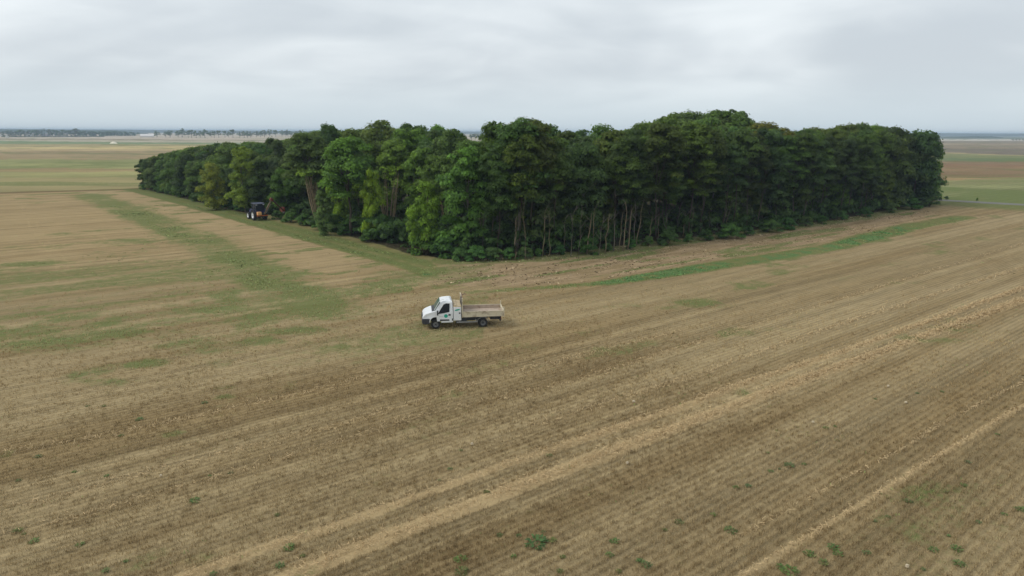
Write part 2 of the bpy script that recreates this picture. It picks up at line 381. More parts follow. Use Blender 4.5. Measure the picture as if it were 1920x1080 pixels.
# ------------------------------------------------------------------ ground: one sheet, finer near the middle of the view
def make_ground():
    th = np.concatenate([np.arange(40, 140, 0.24), np.arange(140, 400, 5.0)]) * math.pi / 180
    rr = np.concatenate([[5.0], 9.0 * 1.0075 ** np.arange(0, 470), 9.0 * 1.0075 ** 470 * 1.03 ** np.arange(1, 128)])
    nt_, nr = len(th), len(rr)
    T_, Rr = np.meshgrid(th, rr)
    x = (Rr * np.cos(T_)).ravel(); y = (Rr * np.sin(T_)).ravel()
    z = 0.10 * (fbm(x / 9, y / 9, 101) - 0.5) * sstep(np.hypot(x, y), 400, 100)
    x = np.append(x, 0); y = np.append(y, 0); z = np.append(z, 0)
    base, g, s, r_ = survey(x, y)
    i = np.arange(nr - 1)[:, None] * nt_; j = np.arange(nt_)[None, :]; j2 = (j + 1) % nt_
    q = np.stack([i + j, i + nt_ + j, i + nt_ + j2, i + j2], -1).reshape(-1, 4)
    # orientation: upward
    q = q[:, [0, 1, 2, 3]]
    tri = np.stack([np.full(nt_, len(x) - 1), np.arange(nt_), (np.arange(nt_) + 1) % nt_], -1)
    loops = np.concatenate([q.ravel(), tri.ravel()]); counts = np.concatenate([np.full(len(q), 4), np.full(len(tri), 3)])
    m, N, L, b = material('field_ground')
    geo = N.new('ShaderNodeNewGeometry')
    rot = N.new('ShaderNodeVectorRotate'); rot.rotation_type = 'Z_AXIS'; rot.inputs['Angle'].default_value = -ROW; L.new(geo.outputs['Position'], rot.inputs['Vector'])
    def noise(src, scale, detail=3, rough=0.55, loc=(0, 0, 0)):
        mp = N.new('ShaderNodeMapping'); mp.inputs['Scale'].default_value = scale; mp.inputs['Location'].default_value = loc; L.new(src, mp.inputs[0])
        n = N.new('ShaderNodeTexNoise'); n.inputs['Scale'].default_value = 1; n.inputs['Detail'].default_value = detail; n.inputs['Roughness'].default_value = rough
        L.new(mp.outputs[0], n.inputs['Vector']); return n.outputs[0]
    P = geo.outputs['Position']; U = rot.outputs[0]
    rowsn = noise(U, (0.35, 3.4, 1), 3); lane = noise(U, (0.012, 1.0, 1), 3, 0.6, (3, 1, 0)); grain = noise(P, (17, 17, 3), 3, 0.7); clump = noise(P, (3.2, 3.2, 1), 4, 0.65); patch = noise(P, (0.35, 0.35, 1), 3)
    A = lambda nme: (lambda n: (setattr(n, 'attribute_name', nme), n)[1])(N.new('ShaderNodeAttribute')).outputs
    basec = A('base')['Color']; gr = A('green')['Fac']; st = A('straw')['Fac']; ro = A('rough')['Fac']
    add = lambda *v: (lambda s: s)(None) if not v else (v[0] if len(v) == 1 else mathn(N, L, 'ADD', v[0], add(*v[1:])))
    mul = lambda a, k: mathn(N, L, 'MULTIPLY', a, k)
    val = add(mul(rowsn, 0.75), mul(lane, 0.95), mul(grain, 1.4), mul(clump, 0.45), -0.75)
    sp = N.new('ShaderNodeSeparateXYZ'); L.new(U, sp.inputs[0])
    wig = mul(add(clump, -0.5), 1.6)
    drill = mathn(N, L, 'SINE', add(mul(sp.outputs[1], 2 * math.pi / 0.34), wig))
    lanes = mathn(N, L, 'SINE', add(mul(sp.outputs[1], 2 * math.pi / 2.4), mul(wig, .6)))
    val = add(val, mul(drill, 0.11), mul(lanes, 0.05))
    val = mathn(N, L, 'MAXIMUM', val, 0.25)
    c = mixc(N, L, 1.0, basec, val, 'MULTIPLY')
    # chipped soil: pale flecks
    fleck = maprange(N, L, noise(P, (2.6, 2.6, 1), 4, 0.8, (5, 5, 0)), 0.50, 0.64)
    c = mixc(N, L, mathn(N, L, 'MULTIPLY', fleck, mul(ro, 0.4)), c, lin(172, 150, 122))
    pit = maprange(N, L, noise(P, (2.2, 2.2, 1), 4, 0.75, (15, 5, 0)), 0.46, 0.32)
    c = mixc(N, L, mathn(N, L, 'MULTIPLY', pit, mul(ro, 0.45)), c, lin(88, 72, 52))
    # straw litter
    sf = maprange(N, L, add(mul(st, 1.0), mul(grain, 0.7), mul(clump, 0.5)), 0.80, 1.20)
    c = mixc(N, L, mathn(N, L, 'MULTIPLY', sf, 0.5), c, lin(198, 172, 128))
    # green growth
    tuft = noise(P, (1.1, 1.1, 1), 4, 0.7, (9, 2, 0))
    gf = maprange(N, L, add(gr, mul(grain, 0.45), mul(clump, 0.6), mul(tuft, 0.85), mul(patch, 0.2), -0.33), 0.95, 1.40)
    gcol = mixc(N, L, patch, lin(104, 112, 62), lin(112, 126, 72)); gcol = mixc(N, L, maprange(N, L, gr, 0.95, 1.2), gcol, lin(82, 122, 68))
    gcol = mixc(N, L, maprange(N, L, grain, 0.3, 0.7), mixc(N, L, 0.35, gcol, (0.02, 0.03, 0.012)), gcol)
    c = mixc(N, L, mathn(N, L, 'MULTIPLY', gf, 0.8), c, gcol)
    L.new(c, b.inputs['Base Color']); b.inputs['Roughness'].default_value = 0.95; b.inputs['Specular IOR Level'].default_value = 0.05
    bp = N.new('ShaderNodeBump'); bp.inputs['Strength'].default_value = 0.7; bp.inputs['Distance'].default_value = 0.08
    L.new(add(mul(grain, 0.8), mul(clump, 0.8), mul(rowsn, 0.7)), bp.inputs['Height']); L.new(bp.outputs[0], b.inputs['Normal'])
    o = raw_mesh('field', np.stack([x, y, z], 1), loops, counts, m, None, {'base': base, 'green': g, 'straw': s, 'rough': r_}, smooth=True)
    # make sure normals look up
    if o.data.polygons[10].normal.z < 0: o.data.flip_normals()
    tag(o, kind='structure')
make_ground()

# ------------------------------------------------------------------ field litter: stubble, straw, low weeds (nobody could count them)
def fan(n, r0, r1, power, a0=48, a1=132):
    """points in the viewed sector; density falls with distance"""
    u_ = rg.random(n); th = np.radians(rg.uniform(a0, a1, n))
    r = r0 * (r1 / r0) ** u_ if power == 2 else (r0 ** (2 - power) + u_ * (r1 ** (2 - power) - r0 ** (2 - power))) ** (1 / (2 - power))
    return r * np.cos(th), r * np.sin(th)
def blades(x, y, z0, h, wd, lean, col, per, spread):
    """per quads at each point, upright and leaning"""
    n = len(x); x = np.repeat(x, per); y = np.repeat(y, per); z0 = np.repeat(z0, per); h = np.repeat(h, per) * rg.uniform(.6, 1.25, n * per); wd = np.repeat(wd, per)
    col = np.repeat(col, per, 0) * rg.uniform(.72, 1.28, (n * per, 1))
    m = n * per
    x = x + rg.normal(0, spread, m); y = y + rg.normal(0, spread, m)
    a = rg.uniform(0, 2 * math.pi, m); b_ = rg.uniform(0, 2 * math.pi, m); ln = h * lean * rg.uniform(.2, 1.4, m)
    tx, ty = x + np.cos(b_) * ln, y + np.sin(b_) * ln
    ex, ey = np.cos(a) * wd / 2, np.sin(a) * wd / 2
    V = np.stack([np.stack([x - ex, y - ey, z0], 1), np.stack([x + ex, y + ey, z0], 1), np.stack([tx + ex * .4, ty + ey * .4, z0 + h], 1), np.stack([tx - ex * .4, ty - ey * .4, z0 + h], 1)], 1).reshape(-1, 3)
    return V, np.repeat(col, 4, 0)
M_blade = attr_mat('dry_stalks')
def scatter_object(name, parts, label_kind='stuff', mat=None):
    V = np.concatenate([p[0] for p in parts]); K = np.concatenate([p[1] for p in parts]); n = len(V) // 4
    return tag(raw_mesh(name, V, np.arange(n * 4), np.full(n, 4), mat or M_blade, None, {'col': K}), kind=label_kind)
def make_stubble():
    x, y = fan(150000, 16, 95, 2)
    u = x * cR + y * sR; v = -x * sR + y * cR
    v = np.round(v / 0.34) * 0.34 + rg.normal(0, 0.05, len(v))         # drilled rows
    x = u * cR - v * sR; y = u * sR + v * cR
    base, g, s, r_ = survey(x, y)
    keep = (~inpoly(x, y, WOOD)) & (r_ < 0.4) & (s < 0.45) & (g < 0.75 + 0.3 * rg.random(len(x))) & (rg.random(len(x)) < 0.35 + 0.75 * fbm(u / 5, v / 1.4, 55)) & (rg.random(len(x)) > sstep(np.hypot(x, y), 30, 78))
    x, y, base = x[keep], y[keep], base[keep]
    r = np.hypot(x, y); sc_ = np.clip(r / 34, .75, 1.5)
    k = rg.random((len(x), 1)); col = base * (0.95 + 0.6 * k) * (1 + .35 * sstep(r, 25, 70))[:, None]
    stub = blades(x, y, np.full(len(x), -0.04), 0.14 * np.ones(len(x)), 0.022 * sc_, 0.45, col, 5, 0.055)
    scatter_object('stubble', [stub])
    # loose straw lying along the swaths
    X = []; Y = []
    for pts, hw, a in SWATH:
        for p, q in zip(pts[:-1], pts[1:]):
            ln = math.dist(p, q); n = int(ln * hw * 2 * 210 * a); 
            if max(math.hypot(*p), math.hypot(*q)) > 110: n //= 2
            t = rg.random(n); o_ = rg.normal(0, hw * .5, n); dx, dy = (q[0] - p[0]) / ln, (q[1] - p[1]) / ln
            X.append(p[0] + dx * ln * t - dy * o_); Y.append(p[1] + dy * ln * t + dx * o_)
    x = np.concatenate(X); y = np.concatenate(Y); n = len(x)
    keep = rg.random(n) < 0.25 + 1.1 * fbm(x / 1.2, y / 1.2, 77); x, y = x[keep], y[keep]; n = len(x)
    r = np.hypot(x, y); sz = np.clip(r / 30, .8, 2.0)
    a = rg.uniform(0, 2 * math.pi, n); l_ = rg.uniform(.08, .2, n); wd = .0075 * sz; z = rg.uniform(.03, .16, n); dz = rg.normal(0, .04, n)
    cx, cy_ = np.cos(a) * l_ / 2, np.sin(a) * l_ / 2; ex, ey = -np.sin(a) * wd, np.cos(a) * wd
    V = np.stack([np.stack([x - cx - ex, y - cy_ - ey, z - dz], 1), np.stack([x + cx - ex, y + cy_ - ey, z + dz], 1), np.stack([x + cx + ex, y + cy_ + ey, z + dz + .01], 1), np.stack([x - cx + ex, y - cy_ + ey, z - dz + .01], 1)], 1).reshape(-1, 3)
    col = np.array(lin(200, 174, 132)) * rg.uniform(.6, 1.15, (n, 1))
    scatter_object('loose_straw', [(V, np.repeat(col, 4, 0))])
def make_cover():
    """green growth: seedlings of the green strip, grass in the weedy patches"""
    x, y = fan(420000, 17, 150, 1.4)
    base, g, s, r_ = survey(x, y)
    bright = g > 0.9
    keep = (~inpoly(x, y, WOOD)) & (rg.random(len(x)) < np.where(g > 0.36, sstep(g, 0.34, 1.05) ** 1.5 * 0.5, 0.012 * sstep(fbm(x / 5, y / 5, 13), .45, .7)))
    x, y, g = x[keep], y[keep], g[keep]; n = len(x); r = np.hypot(x, y)
    b = sstep(g, 0.85, 1.05)[:, None] * (y > 58)[:, None]
    col = (np.array(lin(136, 146, 90)) * (1 - b) + np.array(lin(100, 140, 82)) * b) * rg.uniform(.55, 1.35, (n, 1))
    cov = blades(x, y, np.full(n, -0.02), np.where(r < 45, .06, .05), np.clip(.0016 * r, .03, .16), np.repeat(np.where(r < 45, 1.3, 2.8), 3), col, 3, 0.08)
    scatter_object('ground_cover', [cov])
make_stubble(); make_cover()
def make_chips():
    """chipped wood and clods on the strip of bare soil along the right front of the wood"""
    x = rg.uniform(-8, 80, 60000); y = rg.uniform(62, 140, 60000); base, g, s, r_ = survey(x, y); u = x * cR + y * sR; v = -x * sR + y * cR
    k = (r_ > .35) & ~inpoly(x, y, WOOD) & (rg.random(len(x)) < 1.1 * fbm(u / 4, v / 1.1, 62) - .3); x, y = x[k], y[k]; n = len(x)
    pale = rg.random((n, 1)) < .62; col = np.where(pale, np.array(lin(186, 164, 132)), np.array(lin(92, 76, 56))) * rg.uniform(.7, 1.2, (n, 1))
    chip = blades(x, y, np.full(n, -.02), np.full(n, .07), rg.uniform(.06, .24, n), 2.0, col, 2, .12)
    scatter_object('wood_chips', [chip])
make_chips()

# ------------------------------------------------------------------ road on the right
M_road = paint('worn_road', lin(118, 116, 110), 0.9, 0, 0.5, lin(108, 100, 86), 0.6, 0.1)
def make_road():
    pts = [(70, 164.5), (86, 152.3), (91.6, 147.9), (97.5, 143.3), (103.7, 138.4), (140, 109.5), (200, 61)]
    V = []; Fc = []
    for i, p in enumerate(pts):
        a = pts[max(i - 1, 0)]; b = pts[min(i + 1, len(pts) - 1)]; dx, dy = b[0] - a[0], b[1] - a[1]; l_ = math.hypot(dx, dy); nx, ny = -dy / l_, dx / l_
        for o_, z in ((-1.9, -0.1), (-1.6, 0.07), (1.6, 0.07), (1.9, -0.1)): V.append((p[0] + nx * o_, p[1] + ny * o_, z))
    for i in range(len(pts) - 1):
        for k in range(3): Fc.append((i * 4 + k, (i + 1) * 4 + k, (i + 1) * 4 + k + 1, i * 4 + k + 1))
    m = MB(); m.add(V, Fc); o = m.build('road', M_road); tag(o, kind='structure')
make_road()
# ------------------------------------------------------------------ trees
M_leaf = foliage('leaves', (0.046, 0.076, 0.022), (0.190, 0.285, 0.064), 1, 0.34)
M_bark = paint('bark', (0.085, 0.070, 0.052), 0.9, 0, 0.5, (0.03, 0.028, 0.022), 3.0, 0.1)
M_palebark = paint('pale_bark', (0.23, 0.185, 0.115), 0.9, 0, 0.5, (0.14, 0.11, 0.07), 3.0, 0.1)
M_greybark = paint('grey_bark', (0.16, 0.14, 0.11), 0.9, 0, 0.5, (0.05, 0.05, 0.04), 3.0, 0.1)

M_tanbark = paint('tan_bark', (0.29, 0.225, 0.135), 0.9, 0, 0.4, (0.2, 0.15, 0.09), 3.0, 0.1)
def crown_points(g, H, cb, Rr, ncl, flat, shape):
    cl = []
    for i in range(ncl):
        t = g.random() ** (0.75 if shape != 'umbrella' else 0.55)
        if shape == 'dome': pr = math.sqrt(max(0.0, 1 - ((t - 0.38) / 0.66) ** 2))
        elif shape == 'column': pr = math.sqrt(max(0.02, 1 - ((t - 0.30) / 0.74) ** 2)) if t > .3 else 0.9
        elif shape == 'umbrella': pr = 0.55 + 0.45 * math.sin(math.pi * min(1, t * 1.05)) if t < 0.72 else math.sqrt(max(0.0, 1 - ((t - 0.55) / 0.5) ** 2))
        else: pr = math.sqrt(max(0.0, 1 - (t / 1.02) ** 2))            # mound
        th = g.uniform(0, 2 * math.pi); wob = 0.82 + 0.36 * math.sin(2 * th + ncl) * math.sin(3 * th + 1.3 * ncl)
        q = Rr * pr * wob * g.random() ** 0.32
        rc = Rr * (0.21 + 0.18 * g.random()) * (1.0 if t < .85 else .8)
        if g.random() < .28 and t > .45: q *= 1.18; rc *= .5
        cl.append((q * math.cos(th), q * math.sin(th), cb + (H - cb) * t, rc))
    return cl
def leaf_quads(g, cl, n_leaf, flat, leaf, H, up=0.35):
    cl = np.array(cl); wgt = cl[:, 3] ** 2; idx = g.choice(len(cl), n_leaf, p=wgt / wgt.sum())
    c = cl[idx]
    d = g.normal(size=(n_leaf, 3)); d /= np.linalg.norm(d, axis=1)[:, None]
    low = d[:, 2] < -0.25; d[low, 2] *= -0.6
    rad = c[:, 3] * np.where(g.random(n_leaf) < .8, g.uniform(.72, 1.12, n_leaf), g.uniform(.3, 1.45, n_leaf))
    p = c[:, :3] + d * rad[:, None] * np.array([1, 1, flat])
    nrm = d + g.normal(0, .45, (n_leaf, 3)) + np.array([0, 0, up]); nrm /= np.linalg.norm(nrm, axis=1)[:, None]
    ax = np.cross(nrm, g.normal(size=(n_leaf, 3))); ax /= np.linalg.norm(ax, axis=1)[:, None]
    ay = np.cross(nrm, ax)
    s = leaf * g.uniform(.55, 1.4, n_leaf)
    a = ax * (s * .62)[:, None]; b = ay * (s * .40)[:, None]
    V = np.stack([p - a, p - b * .9 + nrm * (s * .08)[:, None], p + a, p + b * .9 + nrm * (s * .08)[:, None]], 1)
    # some clumps are older and darker, some are fresh and light: leaf age, not shade
    age = g.random(len(cl))[idx]
    tint = np.clip(0.18 + 0.36 * age + g.normal(0, .16, n_leaf), 0, 1)
    V[:, :, 2] = np.maximum(V[:, :, 2], 0.02)
    out = d * .62 + nrm * .5 + np.array([0, 0, .12]); out /= np.linalg.norm(out, axis=1)[:, None]
    return V.reshape(-1, 3), {'tint': np.repeat(tint, 4), 'outward': np.repeat(out, 4, 0)}
def make_crown(name, g, parent, H, cb, Rr, ncl, n_leaf, flat=.75, leaf=.34, shape='dome', mat=None, up=.35):
    cl = crown_points(g, H - .25 * Rr * flat, cb, Rr * .84, ncl, flat, shape)
    V, t = leaf_quads(g, cl, n_leaf, flat, leaf, H, up)
    top = np.percentile(V[:, 2], 99.0); V[:, 2] = np.where(V[:, 2] > cb, cb + (V[:, 2] - cb) * (H - cb) / (top - cb), V[:, 2])
    n = len(V) // 4
    return raw_mesh(name, V, np.arange(n * 4), np.full(n, 4), mat or M_leaf, parent, t), cl
def make_trunk(g, parent, H, r0, cl, limbs, bend=.03, mat=None, fork=0.45, dead=0, name='trunk'):
    m = MB(); path = []; x = y = 0.0; k = 7
    for i in range(k):
        path.append((x, y, -0.15 + H * .86 * i / (k - 1))); x += g.normal(0, bend * H / k * 2); y += g.normal(0, bend * H / k * 2)
    m.tube(path, [r0 * (1.25 if i == 0 else 1) * (1 - .8 * i / (k - 1)) for i in range(k)], 6)
    for j in range(min(limbs, len(cl))):
        c = cl[j]; i0 = max(1, min(k - 2, int(k * (fork + .35 * g.random())))); s = Vector(path[i0]); e = Vector(c[:3])
        if e.z < s.z * .6: continue
        mid = s.lerp(e, .5) + Vector((g.normal(0, .2), g.normal(0, .2), .12 * (e - s).length))
        m.tube([s, mid, e], [r0 * .42, r0 * .26, r0 * .08], 5)
    for j in range(dead):                                # bare lower twigs
        h_ = H * g.uniform(.08, .42); i0 = min(k - 2, int(h_ / (H * .86) * (k - 1))); s = Vector(path[i0]).lerp(Vector(path[i0 + 1]), .5)
        a = g.uniform(0, 6.28); ln = g.uniform(.5, 1.5); e = s + Vector((math.cos(a) * ln, math.sin(a) * ln, ln * g.uniform(.5, 1.3)))
        m.tube([s, s.lerp(e, .5) + Vector((0, 0, -.06)), e], [.035, .025, .012], 4)
    return m.build(name, mat or M_bark, parent, smooth=True)

def tree_kind(seed, H, cb, Rr, ncl, nl, flat=.75, leaf=.34, shape='dome', r0=.16, limbs=12, mat=None, name='tree', dead=0, bend=.03, up=.35):
    g = np.random.default_rng(seed); root = empty(name)
    cr, cl = make_crown('crown', g, root, H, cb, Rr, ncl, nl, flat, leaf, shape, None, up)
    make_trunk(g, root, H, r0, cl, limbs, bend, mat, .45, dead)
    root['_H'] = H; return root
DOME = [tree_kind(100 + i, 14, 4.5, 4.0, 60, 13000, .8, .28, 'dome', .2, 12, name='broadleaf_tree') for i in range(4)]
HEDGE = [tree_kind(200 + i, 9, .3, 3.3, 60, 11500, .85, .26, 'column', .13, 10, name='hedgerow_tree') for i in range(4)]
LOCUST = [tree_kind(300 + i, 15, 4.2 + .5 * i, 3.7, 74, 15500, .72, .25, 'umbrella', .11, 16, M_bark, 'slender_tree', 5, .045, .7) for i in range(5)]
LOW = [tree_kind(400 + i, 11, 1.0, 3.4, 62, 12500, .75, .26, 'column', .13, 12, M_greybark, 'leafy_tree', 2) for i in range(3)]
used = set()
def place(proto, x, y, h, rz, color, label, cat, group=None, z=0.0, wide=1.0):
    """the first of a kind is the prototype itself, later ones are copies of it and of each of its parts"""
    o = proto if proto.name not in used else copy_tree(proto)
    used.add(proto.name)
    s = h / proto['_H']
    o.location = (x, y, z); o.rotation_euler = (rnd.gauss(0, .02), rnd.gauss(0, .02), rz); o.scale = (s * wide, s * wide, s)
    tag(o, label, cat); 
    if group: o['group'] = group
    elif 'group' in o: del o['group']
    for ch in o.children:
        if ch.name.startswith(('crown', 'leaves')): ch.color = (*color, 1)
    return o
def px_of(x, y, z):
    f_ = y * math.cos(PITCH) - (z - CAMH) * math.sin(PITCH); u_ = y * math.sin(PITCH) + (z - CAMH) * math.cos(PITCH)
    return 960 + F * x / f_, 540 - F * u_ / f_
# how high the canopy stands, surveyed along its skyline: (bearing as photo column, row of the treetops)
SKY = [(250, 300), (270, 292), (300, 287), (345, 277), (400, 269), (450, 265), (500, 261), (550, 256), (575, 250), (600, 243), (625, 237), (650, 242), (680, 238), (718, 231), (745, 236), (775, 236), (800, 243),
       (825, 241), (855, 247), (875, 256), (888, 262), (914, 262), (928, 240), (940, 228), (965, 224), (995, 228), (1015, 240), (1035, 249), (1060, 252), (1085, 246), (1130, 238), (1165, 247), (1200, 240), (1218, 228), (1240, 217),
       (1290, 215), (1325, 216), (1355, 211), (1385, 217), (1405, 232), (1440, 238), (1475, 247), (1505, 248), (1530, 243), (1560, 236), (1600, 234), (1640, 238), (1690, 241), (1720, 247), (1742, 258), (1760, 290)]
def skyline_height(x, y):
    p = px_of(x, y, 12)[0]; r_ = np.interp(p, [a for a, b in SKY], [b + (3 if a < 900 else 1) for a, b in SKY]) + ROLL * (960 - p)
    lo, hi = 4, 22
    for _ in range(30):
        m = (lo + hi) / 2
        if px_of(x, y, m)[1] > r_: lo = m
        else: hi = m
    return lo
GRN = lambda a=1.0, b=1.0, c=1.0, j=.12: tuple(v * rnd.uniform(1 - j, 1 + j) for v in (a, b, c))
taken = []
def free(x, y, d): return all((x - a) ** 2 + (y - b) ** 2 > d * d for a, b in taken)
def inset(pts, off):
    """points walked along a polyline, moved off to its left"""
    out = []
    for p, q in zip(pts[:-1], pts[1:]):
        l_ = math.dist(p, q); dx, dy = (q[0] - p[0]) / l_, (q[1] - p[1]) / l_
        out.append((p, (dx, dy), l_))
    def f_(s):
        for (p, d, l_) in out:
            if s <= l_ or (p, d, l_) == out[-1]: return p[0] + d[0] * s - d[1] * off, p[1] + d[1] * s + d[0] * off
            s -= l_
    return f_, sum(l_ for *_, l_ in out)
RIGHT = [(-6.5, 75.2), (2.4, 77.2), (16.4, 87.2), (33.9, 98.8), (52.0, 111.5), (85.0, 141.0)]
LEFT = [(-92, 170), (-49, 121.5), (-36.5, 113.5), (-31.0, 103.0), (-18.6, 88.2), (-12.5, 79.5)]

# --- trees of a look of their own
def spot(px, py, back=0.0):
    x, y = at(px, py); l_ = math.hypot(x, y); return x * (1 + back / l_), y * (1 + back / l_)
def toprow(x, y, row):
    lo, hi = .5, 22
    for _ in range(30):
        m = (lo + hi) / 2; p = px_of(x, y, m)
        if p[1] + ROLL * (p[0] - 960) > row: lo = m
        else: hi = m
    return lo
def special(proto, px, depth, row, color, label, cat='tree', wide=1.0, keep=2.2):
    x = (px - 960) / F * depth; y = depth * 0.995
    h = toprow(x, y, row); taken.append((x, y))
    return place(proto, x, y, h, rnd.uniform(0, 6.28), color, label, cat, None, 0, wide)
FEATHER = tree_kind(350, 15.4, 5.5, 4.3, 110, 12500, .45, .25, 'dome', .14, 24, M_greybark, 'feathery_tree', 6, .03, .7)
special(FEATHER, 966, 81, 226, (.8, 1.0, .85), 'tall slender tree whose open feathery top rises alone above the middle of the wood', wide=1.05)
special(DOME[0], 1268, 118, 214, (.95, .95, .75), 'big dark domed tree standing high over the right half of the wood', wide=1.5)
special(DOME[1], 1354, 120, 210, (1.05, 1.15, .8), 'highest domed tree of the wood, fresh green on its round top', wide=1.4)
special(DOME[2], 1425, 116, 234, (1.6, 1.05, .7), 'brownish olive domed tree just right of the highest dome', wide=1.35)
special(DOME[3], 718, 118, 230, (1.1, 1.0, .7), 'broad olive green dome rising over the left half of the wood', wide=1.15)
special(DOME[1], 776, 116, 235, (.8, .95, .8), 'dark crowned tree just right of the broad olive dome', wide=.95)
special(DOME[2], 828, 108, 240, (1.25, 1.6, .9), 'bright green domed tree left of the gap in the skyline', wide=1.0)
special(DOME[0], 625, 120, 236, (.6, .75, .75), 'small dark round treetop at the left end of the high canopy', wide=.8)
special(LOW[0], 462, 120, 279, (1.9, 1.7, .75), 'yellow green tree standing out of the dark left flank above the tractor', wide=.95)
special(HEDGE[0], 408, 125, 308, (2.3, 1.7, .9), 'olive brown bush dotted with dry seed heads on the left flank', 'bush', wide=.9)
special(LOW[1], 660, 112, 281, (2.1, .75, .75), 'reddish brown tree among the green crowns of the left flank', wide=.8)
special(HEDGE[2], 636, 99, 301, (2.2, 2.2, .7), 'thin yellow green tree between the tan stems and the reddish tree', wide=.5)
special(HEDGE[1], 608, 94, 359, (1.35, 1.35, 1.5), 'grey green bush to the right of the tall tan stems', 'bush', wide=.8)
special(HEDGE[0], 699, 90, 322, (2.3, 2.2, .7), 'light yellow green tree beside the fan of bare branches', wide=.5)
special(HEDGE[2], 797, 79.5, 345, (1.8, 1.95, .8), 'bright green bushy tree at the front corner of the wood', wide=.72)
special(LOW[1], 872, 79, 280, (1.15, 1.5, .95), 'mid green tree with heavy leafy branches right of the front corner', wide=.95)
special(HEDGE[3], 1703, 137, 250, (.62, .78, .85), 'ivy clad dark tree that closes the right end of the wood', wide=1.0)
special(LOW[2], 945, 92, 262, (1.1, 1.5, .8), 'fresh green tree behind the tall feathery tree', wide=1.0)

# --- bundles of bare stems
def bare_bundle(px, py, top, lean, n, spread, label, mat, name='bare_tree', crown=None, r0=.06):
    x, y = at(px, py); h = toprow(x, y, top); root = empty(name, (x, y, 0)); g = np.random.default_rng(int(px))
    for k in range(n):
        a = g.uniform(0, 6.28); m = MB(); q = spread * math.sqrt(g.random()); hh = h * g.uniform(.72, 1.0)
        e = Vector((lean * hh + q * math.cos(a) * hh, q * math.sin(a) * hh * .6, hh)); s = Vector((.18 * math.cos(a), .18 * math.sin(a), -.1))
        mid = s.lerp(e, .5) + Vector((g.normal(0, .12), g.normal(0, .12), 0)); m.tube([s, s.lerp(mid, .5), mid, mid.lerp(e, .55), e], [r0, r0 * .9, r0 * .75, r0 * .5, r0 * .2], 5)
        for j in range(5):
            t = g.uniform(.4, .9); b_ = s.lerp(e, t); aa = g.uniform(0, 6.28); ln = g.uniform(.4, 1.1)
            m.tube([b_, b_ + Vector((math.cos(aa) * ln * .5, math.sin(aa) * ln * .4, ln))], [r0 * .4, r0 * .1], 4)
        m.build('stem', mat, root, smooth=True)
    if crown:
        c0, rad, nl = crown
        cl = [(lean * h + g.normal(0, rad * .6), g.normal(0, rad * .5), h * g.uniform(c0, 1.02), rad * g.uniform(.3, .5)) for _ in range(14)]
        V, t = leaf_quads(g, cl, nl, .7, .28, h); n_ = len(V) // 4
        o = raw_mesh('leaves', V, np.arange(n_ * 4), np.full(n_, 4), M_leaf, root, t); o.color = (2.0, 2.0, .8, 1)
    tag(root, label, 'tree'); l_ = math.hypot(x, y); taken.extend([(x, y), (x - 3 * x / l_, y - 3 * y / l_)]); return root
bare_bundle(596, 420, 322, -.10, 11, .20, 'tall sheaf of bare tan stems at the wood edge right of the tractor', M_tanbark, 'bare_tree', (.93, 1.4, 450), .085)
bare_bundle(730, 442, 316, .06, 13, .30, 'fan of bare twiggy grey brown branches on the left flank of the wood', M_tanbark, 'bare_tree', (.85, 1.2, 220), .06)
bare_bundle(688, 428, 345, -.05, 6, .22, 'yellowing half bare shrub left of the fan of bare branches', M_tanbark, 'bare_tree', (.7, 1.8, 1300), .05)
bare_bundle(845, 452, 372, -.17, 2, .08, 'pair of pale leaning trunks beside the bright green corner tree', M_tanbark, 'bare_tree', None, .11)

# --- the two fronts, rows of trees, and the canopy behind
def front(walk, off, step, kinds, hfun, colf, label, group, jit=.8, wide=1.0, start=0.0, clear=2.4, stop=0.0, cat='tree'):
    f_, tot = inset(walk, off); s = start
    while s < tot - stop:
        x, y = f_(s); x += rnd.gauss(0, jit * .5); y += rnd.gauss(0, jit * .5)
        if free(x, y, clear):
            taken.append((x, y)); lab = label(x, y) if callable(label) else label
            place(rnd.choice(kinds), x, y, hfun(x, y), rnd.uniform(0, 6.28), colf(x, y), lab[0], cat, lab[1], 0, wide * rnd.uniform(.9, 1.12))
        s += step * rnd.uniform(.8, 1.25)
lab_r1 = lambda x, y: ('slender tree with bare trunk in the shaded front of the wood facing the green strip', 'slender trees along the right front') if x < 62 else ('ivy green tree leafed to the ground near the right end of the wood', 'leafy trees at the right end of the wood')
lab_r2 = ('dark tree in the second row behind the slender trunks of the right front', 'second row trees of the right front')
lab_l1 = lambda x, y: ('low dark green tree leafed to the ground on the far left flank beyond the tractor', 'low trees of the far left flank') if y > 112 else ('leafy tree on the left flank between the tractor and the front corner', 'trees of the near left flank')
lab_l2 = ('rounded green treetop behind the first row of the left flank', 'second row trees of the left flank')
lab_c = ('treetop in the closed canopy of the wood behind its front rows', 'canopy treetops of the wood')
lab_e = ('tree in the last row at the far end of the wood against the distant fields', 'back row trees of the wood')
hr = lambda x, y: min(skyline_height(x, y) - rnd.uniform(0, 1.0), rnd.uniform(11.8, 15.2))
def mixed(dark=.8):
    k = rnd.random(); dark *= rnd.choice((.75, .95, 1.0, 1.1, 1.3))
    if k < .45: return GRN(dark, dark * 1.02, dark * .85, .12)
    if k < .70: return GRN(dark * 1.2, dark * 1.22, dark * .8, .12)
    if k < .85: return GRN(dark * 1.3, dark * 1.38, dark * .75, .12)
    return GRN(dark * .75, dark * .85, dark * .9, .1)
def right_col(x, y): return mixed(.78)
for_right = LOCUST + LOCUST + [LOW[0]]
front(RIGHT, 1.9, 3.0, for_right, hr, right_col, lab_r1, None, .9, 1.0, 5.0, 2.0, 22)
